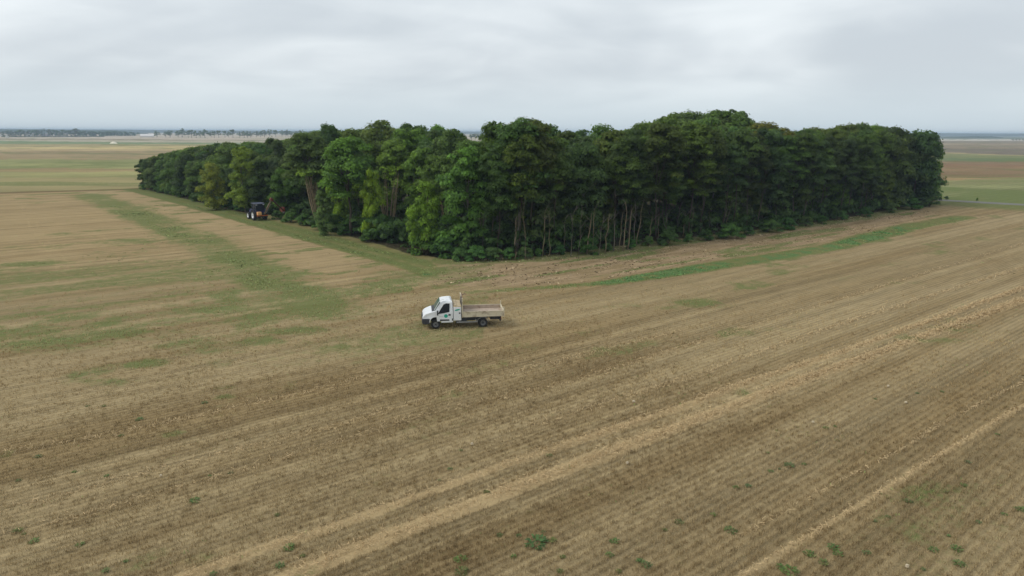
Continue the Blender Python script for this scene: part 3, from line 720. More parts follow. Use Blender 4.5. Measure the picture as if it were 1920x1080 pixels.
front(RIGHT, 2.2, 3.4, LOW + HEDGE, lambda x, y: min(skyline_height(x, y), rnd.uniform(12.5, 14.8)), lambda x, y: mixed(.68), lab_r1, None, .8, .95, 92.0, 2.2)
front(RIGHT, 5.2, 3.4, LOCUST + LOW, hr, lambda x, y: mixed(.85), lab_r2[0:2], None, .9, 1.0, 3.0, 2.1)
front(RIGHT, 9.0, 4.2, DOME + LOW, lambda x, y: min(skyline_height(x, y), rnd.uniform(13.5, 16)), lambda x, y: mixed(.95), lab_r2, None, 1.0, 1.0, 2.0, 2.8)
def left_h(x, y): return min(skyline_height(x, y) - .3, rnd.uniform(7.0, 9.2)) if y > 112 else rnd.uniform(5.0, 7.2)
taken += [(-37.0, 110.6), (-35.5, 109.5), (-38, 112.5)]
front(LEFT[:3], 1.9, 3.5, HEDGE, left_h, lambda x, y: mixed(.85), lab_l1, None, .8, 1.0, 0.5, 2.3, 2)
front(LEFT, 5.5, 4.0, HEDGE + LOW, lambda x, y: min(skyline_height(x, y), rnd.uniform(8.6, 11.0)), lambda x, y: mixed(.95), lab_l2, None, 1.0, 1.1, 2.0, 2.6, 36)
front(LEFT, 9.5, 4.6, LOW + DOME, lambda x, y: min(skyline_height(x, y), rnd.uniform(10.5, 13.0)), lambda x, y: mixed(1.0), lab_l2, None, 1.0, 1.1, 3.0, 3.0, 4)
# right end of the wood, turning away behind its last tree
front([(81.0, 141.0), (73, 160), (60, 172)], 3.0, 4.0, LOW + HEDGE, lambda x, y: min(skyline_height(x, y), 14.5), lambda x, y: mixed(.7), ('leafy tree just round the right end of the wood', 'leafy trees round the right end'), None, .6, 1.05, 3.0, 2.4, 8)
cand = []
gx = np.arange(-100, 100, 5.6)
for i, x in enumerate(gx):
    for y in np.arange(70, 240, 5.6): cand.append((x + rnd.uniform(-1.6, 1.6), y + (2.8 if i % 2 else 0) + rnd.uniform(-1.6, 1.6)))
cand = [p for p in cand if inpoly(np.array([p[0]]), np.array([p[1]]), WOOD)[0] and free(p[0], p[1], 3.4)]
WA = np.array([c[0] for c in cand]); WB = np.array([c[1] for c in cand])
dl, _ = pline(WA, WB, LEFT); dr, _ = pline(WA, WB, RIGHT)
order = np.argsort(np.minimum(dl, dr))
N_CANOPY = 130
for i in order[:N_CANOPY]:
    x, y = cand[i]; hmax = skyline_height(x, y)
    taken.append((x, y)); d_ = min(dl[i], dr[i])
    place(rnd.choice(DOME + DOME + [LOW[1]]), x, y, float(np.clip(hmax - abs(rnd.gauss(0, .9)), 9, 17.5 if d_ > 5 else 15)), rnd.uniform(0, 6.28), mixed(1.0), lab_c[0], 'tree', lab_c[1], 0, 1.2)

# --- single pale trunks and dead poles that show in the dark right front
POLES = [(1085, 478, 390, .04), (1018, 474, 395, .03), (985, 480, 385, -.02), (1122, 472, 402, .08), (1160, 466, 385, .05), (1168, 464, 380, .04), (1188, 452, 378, .02), (1193, 454, 382, .1), (1215, 450, 405, .1), (1268, 430, 380, .12),
         (1354, 424, 375, .16), (1360, 424, 368, .14), (1388, 418, 378, .1), (1496, 402, 372, .16), (1502, 402, 370, .14), (1345, 415, 390, .02), (1420, 414, 385, .06), (1450, 410, 378, .0), (1058, 470, 410, .0), (1100, 470, 400, .1), (1030, 474, 400, -.02), (1070, 474, 398, .03), (1112, 470, 392, -.01), (1135, 468, 400, .06), (1150, 464, 395, .0), (1176, 462, 394, .07), (1232, 448, 398, .05), (1248, 446, 390, -.03), (1296, 436, 392, .02), (1312, 432, 386, .07), (1330, 428, 390, -.02), (1370, 420, 384, .0), (1402, 416, 380, .05), (1436, 410, 378, .08), (1470, 406, 374, -.02), (1530, 396, 366, .05), (1560, 392, 362, .0), (965, 482, 410, .02), (900, 466, 385, .0), (905, 468, 400, .03), (922, 462, 382, .02), (1280, 436, 396, .06)]
for i, (px, py, top, lean) in enumerate(POLES):
    x, y = spot(px, py + 8, .4); h = toprow(x, y, top); g = np.random.default_rng(900 + i); root = empty('thin_tree_stem', (x, y, 0)); m = MB(); r0 = g.uniform(.03, .085)
    pth = [(0, 0, -.1)]
    for k in range(1, 6): pth.append((lean * h * k / 5 + g.normal(0, .07), g.normal(0, .07), h * k / 5))
    m.tube(pth, [r0 * (1 - .13 * k) for k in range(6)], 6); m.build('trunk', M_palebark if i % 3 else M_greybark, root, smooth=True)
    m = MB()
    for j in range(4):
        s = Vector(pth[g.integers(2, 6)]); a = g.uniform(0, 6.28); ln = g.uniform(.5, 1.3); m.tube([s, s + Vector((math.cos(a) * ln * .7, math.sin(a) * ln * .5, ln * .8))], [.03, .01], 4)
    m.build('branches', M_greybark, root, smooth=True)['kind'] = 'stuff'
    tag(root, 'thin pale bare stem standing in the dark right front of the wood', 'tree stem', 'thin bare stems in the right front')

# --- bushes along the foot of the wood
def bush_kind(seed, H, Rr, nl, leaf=.2, name='bush'):
    g = np.random.default_rng(seed); root = empty(name)
    make_crown('leaves', g, root, H, .05, Rr, 30, nl, .7, leaf, 'mound'); m = MB()
    for k in range(5):
        a = g.uniform(0, 6.28); m.tube([(0, 0, -.1), (math.cos(a) * Rr * .3, math.sin(a) * Rr * .3, H * .5), (math.cos(a) * Rr * .6, math.sin(a) * Rr * .6, H * .8)], [.04, .03, .01], 4)
    m.build('stems', M_bark, root)['kind'] = 'stuff'; root['_H'] = H; return root
BUSH = [bush_kind(500 + i, 2.2, 1.9, 2600, .22) for i in range(4)]
def bush(px, py, top, color, label, group=None, wide=1.0, back=1.2):
    x, y = spot(px, py, back); h = max(.7, toprow(x, y, top)); return place(rnd.choice(BUSH), x, y, h, rnd.uniform(0, 6.28), color, label, 'bush', group, 0, wide / h * 2.0 if h > 2.4 else wide)
bush(712, 452, 404, (.75, 1.0, .8), 'round dark bush at the foot of the left flank by the grass track', wide=1.9)
bush(745, 456, 415, (.45, .62, .6), 'very dark bush just left of the front corner of the wood', wide=1.5)
bush(668, 440, 408, (.8, 1.1, .8), 'green bush at the track edge below the half bare shrub', wide=1.4)
bush(625, 436, 402, (.7, .95, .8), 'dark low bush beneath the grey green bush', wide=1.4)
bush(800, 480, 425, (1.0, 1.25, .7), 'leafy green bush under the bright corner tree', wide=1.5)
bush(845, 484, 442, (.75, 1.05, .8), 'dense bush at the front corner under the pale leaning trunks', wide=1.4)
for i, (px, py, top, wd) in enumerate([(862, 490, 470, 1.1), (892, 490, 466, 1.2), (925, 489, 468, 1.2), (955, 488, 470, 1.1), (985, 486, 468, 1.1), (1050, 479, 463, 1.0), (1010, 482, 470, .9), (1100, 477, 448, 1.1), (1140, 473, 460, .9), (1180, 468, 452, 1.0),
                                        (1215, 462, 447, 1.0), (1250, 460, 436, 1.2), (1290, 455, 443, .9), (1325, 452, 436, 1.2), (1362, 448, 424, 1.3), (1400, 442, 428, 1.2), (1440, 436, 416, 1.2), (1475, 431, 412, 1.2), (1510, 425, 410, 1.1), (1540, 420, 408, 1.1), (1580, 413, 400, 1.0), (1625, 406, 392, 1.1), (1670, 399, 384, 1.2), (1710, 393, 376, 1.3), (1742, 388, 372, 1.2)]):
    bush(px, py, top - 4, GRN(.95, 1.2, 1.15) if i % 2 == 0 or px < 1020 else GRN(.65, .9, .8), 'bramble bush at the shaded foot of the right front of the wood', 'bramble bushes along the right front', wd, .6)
for i, (px, py, top, wd) in enumerate([(268, 356, 346, 1.1), (300, 362, 350, 1.2), (335, 370, 356, 1.2), (370, 378, 362, 1.2), (400, 385, 368, 1.2), (430, 392, 376, 1.2), (452, 397, 380, 1.1), (520, 412, 395, 1.1), (545, 418, 398, 1.3), (572, 424, 402, 1.2), (600, 432, 412, 1.1), (645, 443, 424, 1.1), (690, 455, 430, 1.2)]):
    bush(px, py, top, GRN(.8, 1.05, .85), 'low bush at the foot of the left flank beside the grass track', 'low bushes along the left flank', wd, .8)
for px, py, top in ((1775, 374, 370), (1762, 376, 371)): bush(px, py, top, (.5, .6, .5), 'small dark scrub beside the road past the right end of the wood', 'roadside scrub', 1.0, 0)
bush(1832, 377, 374, (1.2, 1.4, .9), 'lone low scrub on the field side of the grey road', None, .45, 0)

# --- undergrowth on the floor of the wood, behind both fronts
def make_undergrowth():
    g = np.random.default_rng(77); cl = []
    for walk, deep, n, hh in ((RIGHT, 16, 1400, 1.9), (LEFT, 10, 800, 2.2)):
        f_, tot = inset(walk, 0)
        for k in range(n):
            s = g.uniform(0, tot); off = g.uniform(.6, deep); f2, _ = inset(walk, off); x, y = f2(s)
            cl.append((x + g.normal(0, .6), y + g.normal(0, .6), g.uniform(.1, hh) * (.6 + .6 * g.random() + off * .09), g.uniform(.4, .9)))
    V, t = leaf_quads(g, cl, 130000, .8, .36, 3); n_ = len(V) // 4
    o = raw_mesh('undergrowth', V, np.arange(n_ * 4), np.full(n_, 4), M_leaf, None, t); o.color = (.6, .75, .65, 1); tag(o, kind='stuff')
make_undergrowth()
#@@FAR

# ------------------------------------------------------------------ far plain: avenue, village, woods on the horizon
AV = [tree_kind(600 + i, 14, 3.6, 6.0, 22, 900, .75, 1.1, 'dome', .42, 6, name='roadside_tree') for i in range(3)]
def far_tree(proto, px, base, top, color, label, group, wide, cat='tree'):
    x, y = at(px, base); h = toprow(x, y, top); w_ = wide * 1.15 / F * math.hypot(x, y) / 12.0 / (h / 14)
    return place(proto, x, y, h, rnd.uniform(0, 6.28), color, label, cat, group, 0, w_)
lab = ('tall trunked round crowned tree in the distant roadside row on the horizon', 'distant roadside row of trees')
far_tree(AV[0], 294.5, 257.4, 245.8, (1, 1, 1), 'round crowned tree standing alone at the left end of the distant roadside row', None, 10.5)
for px, base, top, wd in [(311, 257.3, 246.8, 9), (319, 257.6, 244.8, 11.5), (334, 257.3, 245.5, 10), (342, 257.5, 241, 12), (353, 258, 245, 9), (359, 258, 243.6, 11), (368, 258.5, 245.2, 10), (376, 258, 246, 9), (384.5, 258.5, 243, 12),
                          (396, 258, 247, 9), (402, 258.5, 246, 9), (410.5, 258.5, 245, 11), (422, 258, 245.6, 9), (429, 258, 247, 8), (437, 258.7, 243, 12), (449, 258, 247, 8), (458, 258.5, 245.6, 10), (464, 258.7, 246, 11), (470, 258, 247, 9),
                          (481, 257.5, 246, 10), (489, 257.3, 246, 9), (496, 257.5, 244.2, 11), (506, 257, 243, 10), (517, 257, 244, 11), (529, 256.5, 244, 8), (536, 257, 245.5, 9), (540, 257, 243.3, 9), (546, 256.5, 247, 8), (556, 257, 246, 10), (563, 256.8, 244.5, 8), (575, 257, 247, 9), (584, 257, 247.5, 9), (593, 257, 247, 8), (606, 257, 245, 9)]:
    far_tree(rnd.choice(AV), px, base, top, GRN(.9, .95, .9), lab[0], lab[1], wd)
for px, base, top in [(884, 262, 251), (891, 262, 250.5), (898, 262, 251), (905, 262, 250), (912, 262, 248.5), (919, 262, 250), (1042, 263, 251), (1050, 263, 252), (1057, 263, 252.5), (1064, 263, 252.5), (1072, 263, 250.5), (1080, 263, 250)]:
    far_tree(rnd.choice(AV), px, base, top, GRN(.8, .9, .9), 'distant tree showing in a gap of the skyline of the wood', 'distant trees in the skyline gaps', 10)
VIL = [tree_kind(620 + i, 12, 1.0, 5.0, 24, 800, .8, 1.1, 'dome', .4, 3, name='village_tree') for i in range(2)]
CONE = tree_kind(630, 14, .5, 2.6, 24, 700, .9, .9, 'mound', .3, 0, name='conifer_tree')
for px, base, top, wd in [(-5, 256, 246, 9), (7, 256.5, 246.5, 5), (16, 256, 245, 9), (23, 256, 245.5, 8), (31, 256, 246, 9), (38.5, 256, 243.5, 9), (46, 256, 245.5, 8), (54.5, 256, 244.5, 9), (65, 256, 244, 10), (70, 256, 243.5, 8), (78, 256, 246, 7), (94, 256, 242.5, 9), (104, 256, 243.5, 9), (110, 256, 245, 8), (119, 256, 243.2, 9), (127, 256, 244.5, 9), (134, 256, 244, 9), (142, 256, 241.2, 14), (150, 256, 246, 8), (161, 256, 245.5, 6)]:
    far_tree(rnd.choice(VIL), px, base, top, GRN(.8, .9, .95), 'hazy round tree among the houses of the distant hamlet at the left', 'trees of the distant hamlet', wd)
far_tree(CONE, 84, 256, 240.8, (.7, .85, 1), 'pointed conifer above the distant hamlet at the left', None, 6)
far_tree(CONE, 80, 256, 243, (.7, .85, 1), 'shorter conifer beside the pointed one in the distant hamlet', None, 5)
M_wall = paint('white_render', lin(225, 222, 214), .8, 0, .2, lin(160, 150, 140), 1.0)
M_roof = paint('grey_roof', lin(120, 112, 112), .8, 0, .4, lin(90, 84, 84), 1.0)
M_dark = paint('dark_opening', (.03, .03, .035), .5)
def house(px, base, wpx, hpx, label, roof=.4, mat=None, rz=0.0, cat='house', name='house'):
    x, y = at(px, base); d = math.hypot(x, y) / F; W = wpx * d; H = hpx * d; D = max(6.0, W * .6); root = empty(name, (x, y, 0), math.atan2(-x, y) * -1 * -1 + rz)
    he = H * (1 - roof); m = MB(); m.prism([(-W / 2, -.3), (W / 2, -.3), (W / 2, he), (-W / 2, he)], -D / 2, D / 2); m.build('wall', mat or M_wall, root)
    m = MB(); e = .4
    m.add([(-W / 2 - e, -D / 2 - e, he + .01), (W / 2 + e, -D / 2 - e, he + .01), (W / 2 + e, D / 2 + e, he + .01), (-W / 2 - e, D / 2 + e, he + .01), (-W / 2 - e, 0, H), (W / 2 + e, 0, H)], [(0, 1, 5, 4), (2, 3, 4, 5), (0, 4, 3), (1, 2, 5), (0, 3, 2, 1)])
    m.build('roof', (mat if cat == 'barn' else M_roof) or M_roof, root)
    if cat == 'house':
        for k in (-.28, .22):
            m = MB(); m.box((W * k, -D / 2 - .03, he * .5), (W * .14, .06, he * .4)); m.build('window', M_dark, root)
    tag(root, label, cat); return root
house(2.5, 255.7, 5, 6.5, 'pale house cut by the left edge of the photo in the distant hamlet')
house(13, 255.5, 2.2, 6, 'narrow white gable between the leftmost trees of the distant hamlet')
house(54.5, 255.4, 8.5, 5.2, 'widest white house of the distant hamlet beneath a round tree', .35)
house(71.5, 255.4, 1.8, 5.5, 'slim white house end in the middle of the distant hamlet')
house(87, 255.3, 9, 3.4, 'low greyish house below the conifers of the distant hamlet', .5, paint('dull_render', lin(150, 145, 150), .8))
house(101, 255.2, 3.2, 5, 'small pale house right of the conifers in the distant hamlet')
house(114.5, 255.4, 4.5, 4.5, 'pale house with a sloping side in the right part of the distant hamlet', .6)
house(167.5, 255, 2.8, 3.2, 'bright white little house right of the distant hamlet before dark woods', .3)
house(186.5, 255, 2.4, 2, 'tiny pale shed on the dark wood edge, left of its twin')
house(191.5, 255, 1.4, 2, 'tiny pale shed on the dark wood edge, right of its twin')
house(276.5, 257, 20, 5, 'long low pale barn in the plain left of the distant roadside row', .6, paint('barn_sheet', lin(226, 220, 214), .7), 0, 'barn', 'barn')
# a pale heap on the field and a white trailer by the far track
def heap():
    x, y = at(213, 269.3); d = math.hypot(x, y) / F; r = 6.0 * d; h = 3.1 * d; V = []; Fc = []; n = 28; g = np.random.default_rng(3)
    for k, (q, z) in enumerate(((1, -.1), (.8, .35), (.5, .72), (.22, .95))):
        for i in range(n):
            a = 6.2832 * i / n; j = 1 + .1 * g.normal(); V.append((r * q * j * math.cos(a), r * .7 * q * j * math.sin(a), h * z))
    V.append((0, 0, h))
    for k in range(3):
        for i in range(n): Fc.append((k * n + i, k * n + (i + 1) % n, (k + 1) * n + (i + 1) % n, (k + 1) * n + i))
    for i in range(n): Fc.append((3 * n + i, 3 * n + (i + 1) % n, 4 * n))
    m = MB(); m.add(V, Fc); o = m.build('lime_heap', paint('chalk', lin(238, 228, 205), .95), None, 0, True); o.location = (x, y, 0)
    tag(o, 'cream coloured heap lying on the green line in the far left field', 'heap')
heap()
def trailer():
    x, y = at(14, 258.8); root = empty('white_trailer', (x, y, 0), .7); m = MB(); m.prism([(-2.6, .6), (2.6, .6), (2.6, 2.3), (1.9, 2.7), (-2.6, 2.7)], -1.1, 1.1); m.build('body', M_wall, root, .1)
    for sx in (-1.5, 1.5):
        m = MB(); m.tube([(sx, -1.12, .4), (sx, 1.12, .4)], .4, 12); m.build('wheel', M_dark, root)
    tag(root, 'white van on the far track at the left edge of the photo', 'van'); root.name = 'parked_van'
trailer()
for i, (px, wd) in enumerate([(1899, 4.5), (1905.5, 3.4), (1911.5, 3.2), (1918, 3.6)]):
    far_tree(VIL[0], px, 263.7, 260.2, (.5, .6, .6), 'dark round bush in the short row far off at the right edge', 'far bushes at the right edge', wd, 'bush')
# dark clipped hedge before the hamlet
def far_strip(name, pts, h0, h1, depth, n, leaf, color, seed, label=None):
    """a belt of far woodland: lumps of foliage along a line, uneven on top"""
    g = np.random.default_rng(seed); cl = []
    tot = [math.dist(p, q) for p, q in zip(pts[:-1], pts[1:])]
    for (p, q), l_ in zip(zip(pts[:-1], pts[1:]), tot):
        k = int(l_ / (h1 * .35))
        for i in range(k):
            t = (i + g.random()) / k; hh = h0 + (h1 - h0) * fbm(np.array([t * l_ / (h1 * 4)]), np.array([seed * 1.7]), seed)[0]
            for z in (.25, .6, .85): cl.append((p[0] + (q[0] - p[0]) * t + g.normal(0, depth * .1), p[1] + (q[1] - p[1]) * t + g.uniform(-.5, .5) * depth, hh * z, hh * .28))
    V, t = leaf_quads(g, cl, n, .7, leaf, h1); m_ = len(V) // 4
    o = raw_mesh(name, V, np.arange(m_ * 4), np.full(m_, 4), M_leaf, None, t); o.color = (*color, 1)
    return tag(o, kind='stuff')
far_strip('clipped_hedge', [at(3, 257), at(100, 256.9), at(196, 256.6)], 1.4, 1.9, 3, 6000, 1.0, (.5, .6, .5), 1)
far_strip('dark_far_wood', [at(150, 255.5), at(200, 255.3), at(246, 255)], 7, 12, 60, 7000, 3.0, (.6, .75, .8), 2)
def ridge(name, pts, h, depth, seed, mat):
    """far wooded rise: a long mound with an uneven crown line"""
    V = []; Fc = []; n = 160
    tot = [0]
    for p, q in zip(pts[:-1], pts[1:]): tot.append(tot[-1] + math.dist(p, q))
    for i in range(n + 1):
        s = tot[-1] * i / n; x = np.interp(s, tot, [p[0] for p in pts]); y = np.interp(s, tot, [p[1] for p in pts])
        hh = np.interp(s, tot, h) * (.93 + .14 * fbm(np.array([s / 160.0]), np.array([seed * 3.3]), seed)[0] + .05 * rnd.random())
        l_ = math.hypot(x, y); ux, uy = x / l_, y / l_
        for q, z in ((0, -1), (0.03, .55), (.12, .9), (.3, 1), (.7, 1), (1, -1)): V.append((x + ux * depth * q, y + uy * depth * q, hh * z if z > 0 else -1.0))
    for i in range(n):
        for k in range(5): Fc.append((i * 6 + k, (i + 1) * 6 + k, (i + 1) * 6 + k + 1, i * 6 + k + 1))
    m = MB(); m.add(V, Fc); o = m.build(name, mat); tag(o, kind='structure')
M_hill = paint('wooded_hill', (.035, .055, .03), .95, 0, .8, (.02, .035, .02), .02, 0)
def pol(px, d): return ((px - 960) / F * d, d * .99)
ridge('hills', [pol(-150, 4200), pol(150, 4200), pol(330, 4000), pol(620, 4300), pol(960, 4600)], [20, 17, 15, 13, 14], 600, 4, M_hill)
ridge('hills', [pol(960, 4400), pol(1500, 4200), pol(1750, 4100), pol(2100, 4100)], [15, 14, 15.5, 16], 600, 6, M_hill)
ridge('hills', [pol(-150, 2600), pol(60, 2650), pol(240, 2600), pol(300, 2550)], [16, 14, 12, 3], 300, 7, M_hill)
ridge('hills', [pol(1735, 2500), pol(1800, 2480), pol(1830, 2450), pol(1850, 2440)], [2, 6, 5, 1], 120, 8, M_hill)

# ------------------------------------------------------------------ haze
def haze():
    m = MB(); x0, x1, y0, y1, z0, z1 = -7000, 7000, -300, 9000, -1.6, 24.0
    m.box(((x0 + x1) / 2, (y0 + y1) / 2, (z0 + z1) / 2), (x1 - x0, y1 - y0, z1 - z0))
    mt = bpy.data.materials.new('haze_air'); mt.use_nodes = True; N, L = mt.node_tree.nodes, mt.node_tree.links
    N.remove(N['Principled BSDF']); v = N.new('ShaderNodeVolumePrincipled'); v.inputs['Color'].default_value = (.68, .84, 1, 1); v.inputs['Density'].default_value = HAZE
    v.inputs['Anisotropy'].default_value = 0.0
    L.new(v.outputs[0], N['Material Output'].inputs['Volume'])
    tag(m.build('haze', mt), kind='stuff')
HAZE = 0.00023
haze()
#@@OBJ
# ------------------------------------------------------------------ tipper truck
M_white = paint('white_paint', (.80, .81, .82), .35, 0, .12, (.45, .42, .36), 2.0)
M_plastic = paint('dark_plastic', (.035, .037, .043), .6, 0, .3, (.12, .10, .08), 3)
M_rubber = paint('tyre_rubber', (.018, .018, .018), .85, 0, .4, (.09, .075, .055), 5)
M_glass = paint('dark_glass', (.008, .009, .012), .15, 0, 0, spec=.2)
M_wind = paint('windscreen_glass', (.05, .12, .12), .06, 0, 0)
M_steel = paint('grey_steel', (.30, .30, .30), .5, .5, .5, (.16, .12, .09), 4)
M_rim = paint('wheel_steel', (.20, .20, .20), .55, .3, .4, (.08, .07, .06), 6)
M_bed = paint('worn_beige_steel', lin(205, 194, 168), .7, 0, .75, lin(128, 108, 84), 3.0)
M_bedin = paint('rusty_bed', lin(178, 160, 142), .85, 0, .7, lin(128, 106, 90), 4.0)
M_mesh = paint('dark_mesh', (.07, .07, .075), .7)
M_teal = paint('teal_print', lin(24, 165, 140), .5, 0, 0)
M_lamp = paint('lamp_glass', (.62, .64, .66), .1, 0, 0)
M_tan = paint('tan_board', lin(196, 178, 146), .8, 0, .5, lin(140, 120, 95), 4)
def truck():
    root = empty('tipper_truck', (-3.95, 48.85, 0.0), R(188.4))
    def wside(z): return 1.0 - max(0, z - 1.12) * .17
    prof = [(2.48, .42), (2.62, .50), (2.66, .80), (2.63, .98), (2.47, 1.13), (2.12, 1.27), (1.78, 1.36), (1.36, 1.95), (1.22, 2.03), (.95, 2.07), (.62, 2.07), (.50, 2.00), (.46, 1.2), (.46, .48), (1.30, .48), (1.36, .72), (1.52, .86), (1.725, .90), (1.93, .86), (2.09, .72), (2.15, .42)]
    wid = [wside(z) - (.16 if z > 2.02 else 0) - (.10 if x > 2.55 else .05 if x > 2.3 else 0) for x, z in prof]
    m = MB(); n = len(prof)
    m.add([(x, -w_, z) for (x, z), w_ in zip(prof, wid)] + [(x, w_, z) for (x, z), w_ in zip(prof, wid)], [tuple(range(n)), tuple(range(2 * n - 1, n - 1, -1))] + [(i, i + n, (i + 1) % n + n, (i + 1) % n) for i in range(n)])
    cab = m.build('cab', M_white, root, .05)
    def panel(pts, off, thick, mat, name, parent=root, sides=(-1, 1), lab=None):
        out = []
        for sd in sides:
            m = MB(); k = len(pts); a = [(x, sd * (wside(z) + off), z) for x, z in pts]; b = [(x, sd * (wside(z) + off - thick), z) for x, z in pts]
            m.add(a + b, [tuple(range(k)), tuple(range(2 * k - 1, k - 1, -1))] + [(i, i + k, (i + 1) % k + k, (i + 1) % k) for i in range(k)]); o = m.build(name, mat, parent)
            if lab: o['label'] = lab
            out.append(o)
        return out
    dpoly = [(1.62, .60), (1.68, 1.08), (1.66, 1.20), (1.28, 1.84), (1.08, 1.95), (.66, 1.95), (.58, 1.2), (.58, .60)]
    doors = panel(dpoly, .008, .03, M_white, 'door')
    for dr, sd in zip(doors, (-1, 1)):
        panel([(1.56, 1.15), (1.16, 1.19), (.72, 1.27), (.69, 1.87), (.95, 1.89), (1.13, 1.82), (1.34, 1.50)], .013, .02, M_glass, 'window', dr, (sd,))
        panel([(.80, 1.00), (.64, 1.00), (.64, 1.12), (.80, 1.12)], .03, .03, M_plastic, 'handle', dr, (sd,))
        panel([(1.42, .62), (.74, .62), (.74, .72), (1.42, .74)], .02, .02, M_plastic, 'side_moulding', dr, (sd,))
        c = [(.98 + .135 * math.cos(t), .98 + .135 * math.sin(t)) for t in np.linspace(0, 6.283, 20)[:-1]]
        panel(c, .013, .01, M_teal, 'logo', dr, (sd,))
        panel([(1.45, .935), (1.16, .95), (1.16, .975), (1.45, .96)], .013, .01, paint('faded_print', (.50, .55, .55), .5), 'print', dr, (sd,))
    panel([(.55, .62), (.47, .62), (.47, .78), (.55, .78)], .012, .02, M_plastic, 'filler_cap', cab, (1,))
    m = MB(); e = Vector((.93, 0, .57)) * .012                                   # windscreen lies on the raked front of the cab
    a, b = Vector((1.765, 0, 1.385)), Vector((1.38, 0, 1.955)); nn = Vector(((b - a).z, 0, -(b - a).x)).normalized()
    q = [a + nn * .015 + Vector((0, y, 0)) for y in (-.93, .93)] + [b + nn * .015 + Vector((0, y, 0)) for y in (.83, -.83)]
    m.add(q + [p - nn * .03 for p in q], [(0, 1, 2, 3), (7, 6, 5, 4), (0, 4, 5, 1), (1, 5, 6, 2), (2, 6, 7, 3), (3, 7, 4, 0)]); ws = m.build('windscreen', M_wind, root)
    m = MB(); m.box((1.88, 0, 1.345), (.22, 1.7, .02), Matrix.Rotation(.33, 3, 'Y')); m.build('cowl', M_plastic, root)
    m = MB(); m.prism([(2.69, .44), (2.72, .62), (2.69, .80), (2.12, .80), (2.14, .42), (2.5, .36)], -1.0, 1.0); m.build('bumper', M_plastic, root, .05)
    m = MB(); m.box((2.675, 0, .90), (.06, .9, .13)); m.build('grille', M_plastic, root, .02)
    for sd in (-1, 1):
        m = MB(); m.add([(2.665, sd * .50, .86), (2.64, sd * .86, .86), (2.40, sd * .955, .92), (2.36, sd * .955, 1.06), (2.52, sd * .86, 1.04), (2.62, sd * .52, .99)] + [(2.5, sd * .50, .86), (2.5, sd * .80, .86), (2.36, sd * .87, .92), (2.3, sd * .87, 1.04), (2.4, sd * .80, 1.02), (2.5, sd * .52, .97)], [(0, 1, 2, 3, 4, 5), (11, 10, 9, 8, 7, 6)] + [(i, i + 6, (i + 1) % 6 + 6, (i + 1) % 6) for i in range(6)])
        m.build('headlight', M_lamp, root, .01)
        m = MB(); m.box((1.58, sd * 1.13, 1.26), (.10, .20, .34)); m.beam((1.55, sd * .98, 1.12), (1.56, sd * 1.1, 1.16), .06, .05); m.build('mirror', M_plastic, root, .03)
    m = MB(); m.tube([(1.80, .80, 1.40), (1.44, .76, 2.00), (1.26, .74, 2.13), (1.05, .72, 2.18)], .02, 6); m.build('roof_rail', M_white, root)
    m = MB(); m.prism([(1.15, 2.03), (.95, 2.11), (.64, 2.11), (.58, 2.03)], -.5, .5); m.build('roof_hump', M_white, root, .04)
    # chassis
    m = MB()
    for sd in (-1, 1): m.beam((1.9, sd * .42, .66), (-3.0, sd * .42, .70), .08, .16)
    for x in (.2, -1.2, -2.4): m.box((x, 0, .66), (.1, .8, .12))
    m.tube([(-1.725, -.8, .34), (-1.725, .8, .34)], .09, 8); m.tube([(1.725, -.8, .34), (1.725, .8, .34)], .06, 8); m.box((-1.0, 0, .62), (1.9, 1.1, .3)); m.box((-2.7, 0, .62), (.8, 1.2, .25)); m.box((-.15, .62, .56), (.8, .34, .36)); m.box((-.1, -.62, .56), (.6, .34, .36)); m.build('chassis', M_plastic, root)
    # storage box behind the cab
    m = MB(); m.box((.145, 0, 1.10), (.56, 1.94, 1.0)); bx = m.build('tool_box', M_white, root, .02)
    for sd in (-1, 1):
        m = MB(); m.box((.145, sd * .975, 1.10), (.50, .012, .92)); d = m.build('box_door', M_white, bx, .005)
        m = MB(); m.box((-.02, sd * .985, 1.16), (.12, .02, .09)); m.build('latch', M_plastic, d)
        n_ = 22; pts = [(.145 + .20 * math.cos(t), sd * .9835, 1.40 + .055 * math.sin(t) - .04 * math.cos(t) * sd * -1 * -1) for t in np.linspace(0, 6.283, n_ + 1)[:-1]]
        m = MB(); m.add(pts + [(x, y - sd * .006, z) for x, y, z in pts], [tuple(range(n_)), tuple(range(2 * n_ - 1, n_ - 1, -1))] + [(i, i + n_, (i + 1) % n_ + n_, (i + 1) % n_) for i in range(n_)]); m.build('logo', M_teal, d)
    m = MB(); m.box((.145, 0, 1.632), (.58, 1.9, .06)); m.box((.30, 0, 1.70), (.2, 1.7, .07)); m.build('box_lid', M_tan, root, .01)
    # tipping bed
    m = MB(); m.box((-1.72, 0, .93), (3.0, 1.9, .10)); fl = m.build('bed_floor', M_bedin, root)
    for sd in (-1, 1):
        m = MB(); m.box((-1.73, sd * .96, 1.04), (2.96, .035, .40)); m.box((-1.73, sd * .975, 1.225), (2.96, .05, .05)); m.box((-1.73, sd * .975, .86), (2.96, .05, .06))
        for k in (-.95, .0, .95): m.box((-1.73 + k, sd * .98, 1.04), (.06, .03, .31))
        sb = m.build('side_board', M_bed, root)
        m = MB(); m.box((-1.73, sd * .935, 1.04), (2.94, .012, .38)); m.build('inner_face', M_bedin, sb)
        m = MB(); m.box((-3.26, sd * .96, 1.16), (.07, .07, .72)); m.build('rear_post', M_bed, root, .01)
    m = MB(); m.box((-3.25, 0, 1.04), (.035, 1.86, .40)); m.box((-3.265, 0, 1.225), (.05, 1.86, .05)); m.box((-3.265, 0, .86), (.05, 1.86, .06)); m.build('tailgate', M_bed, root)
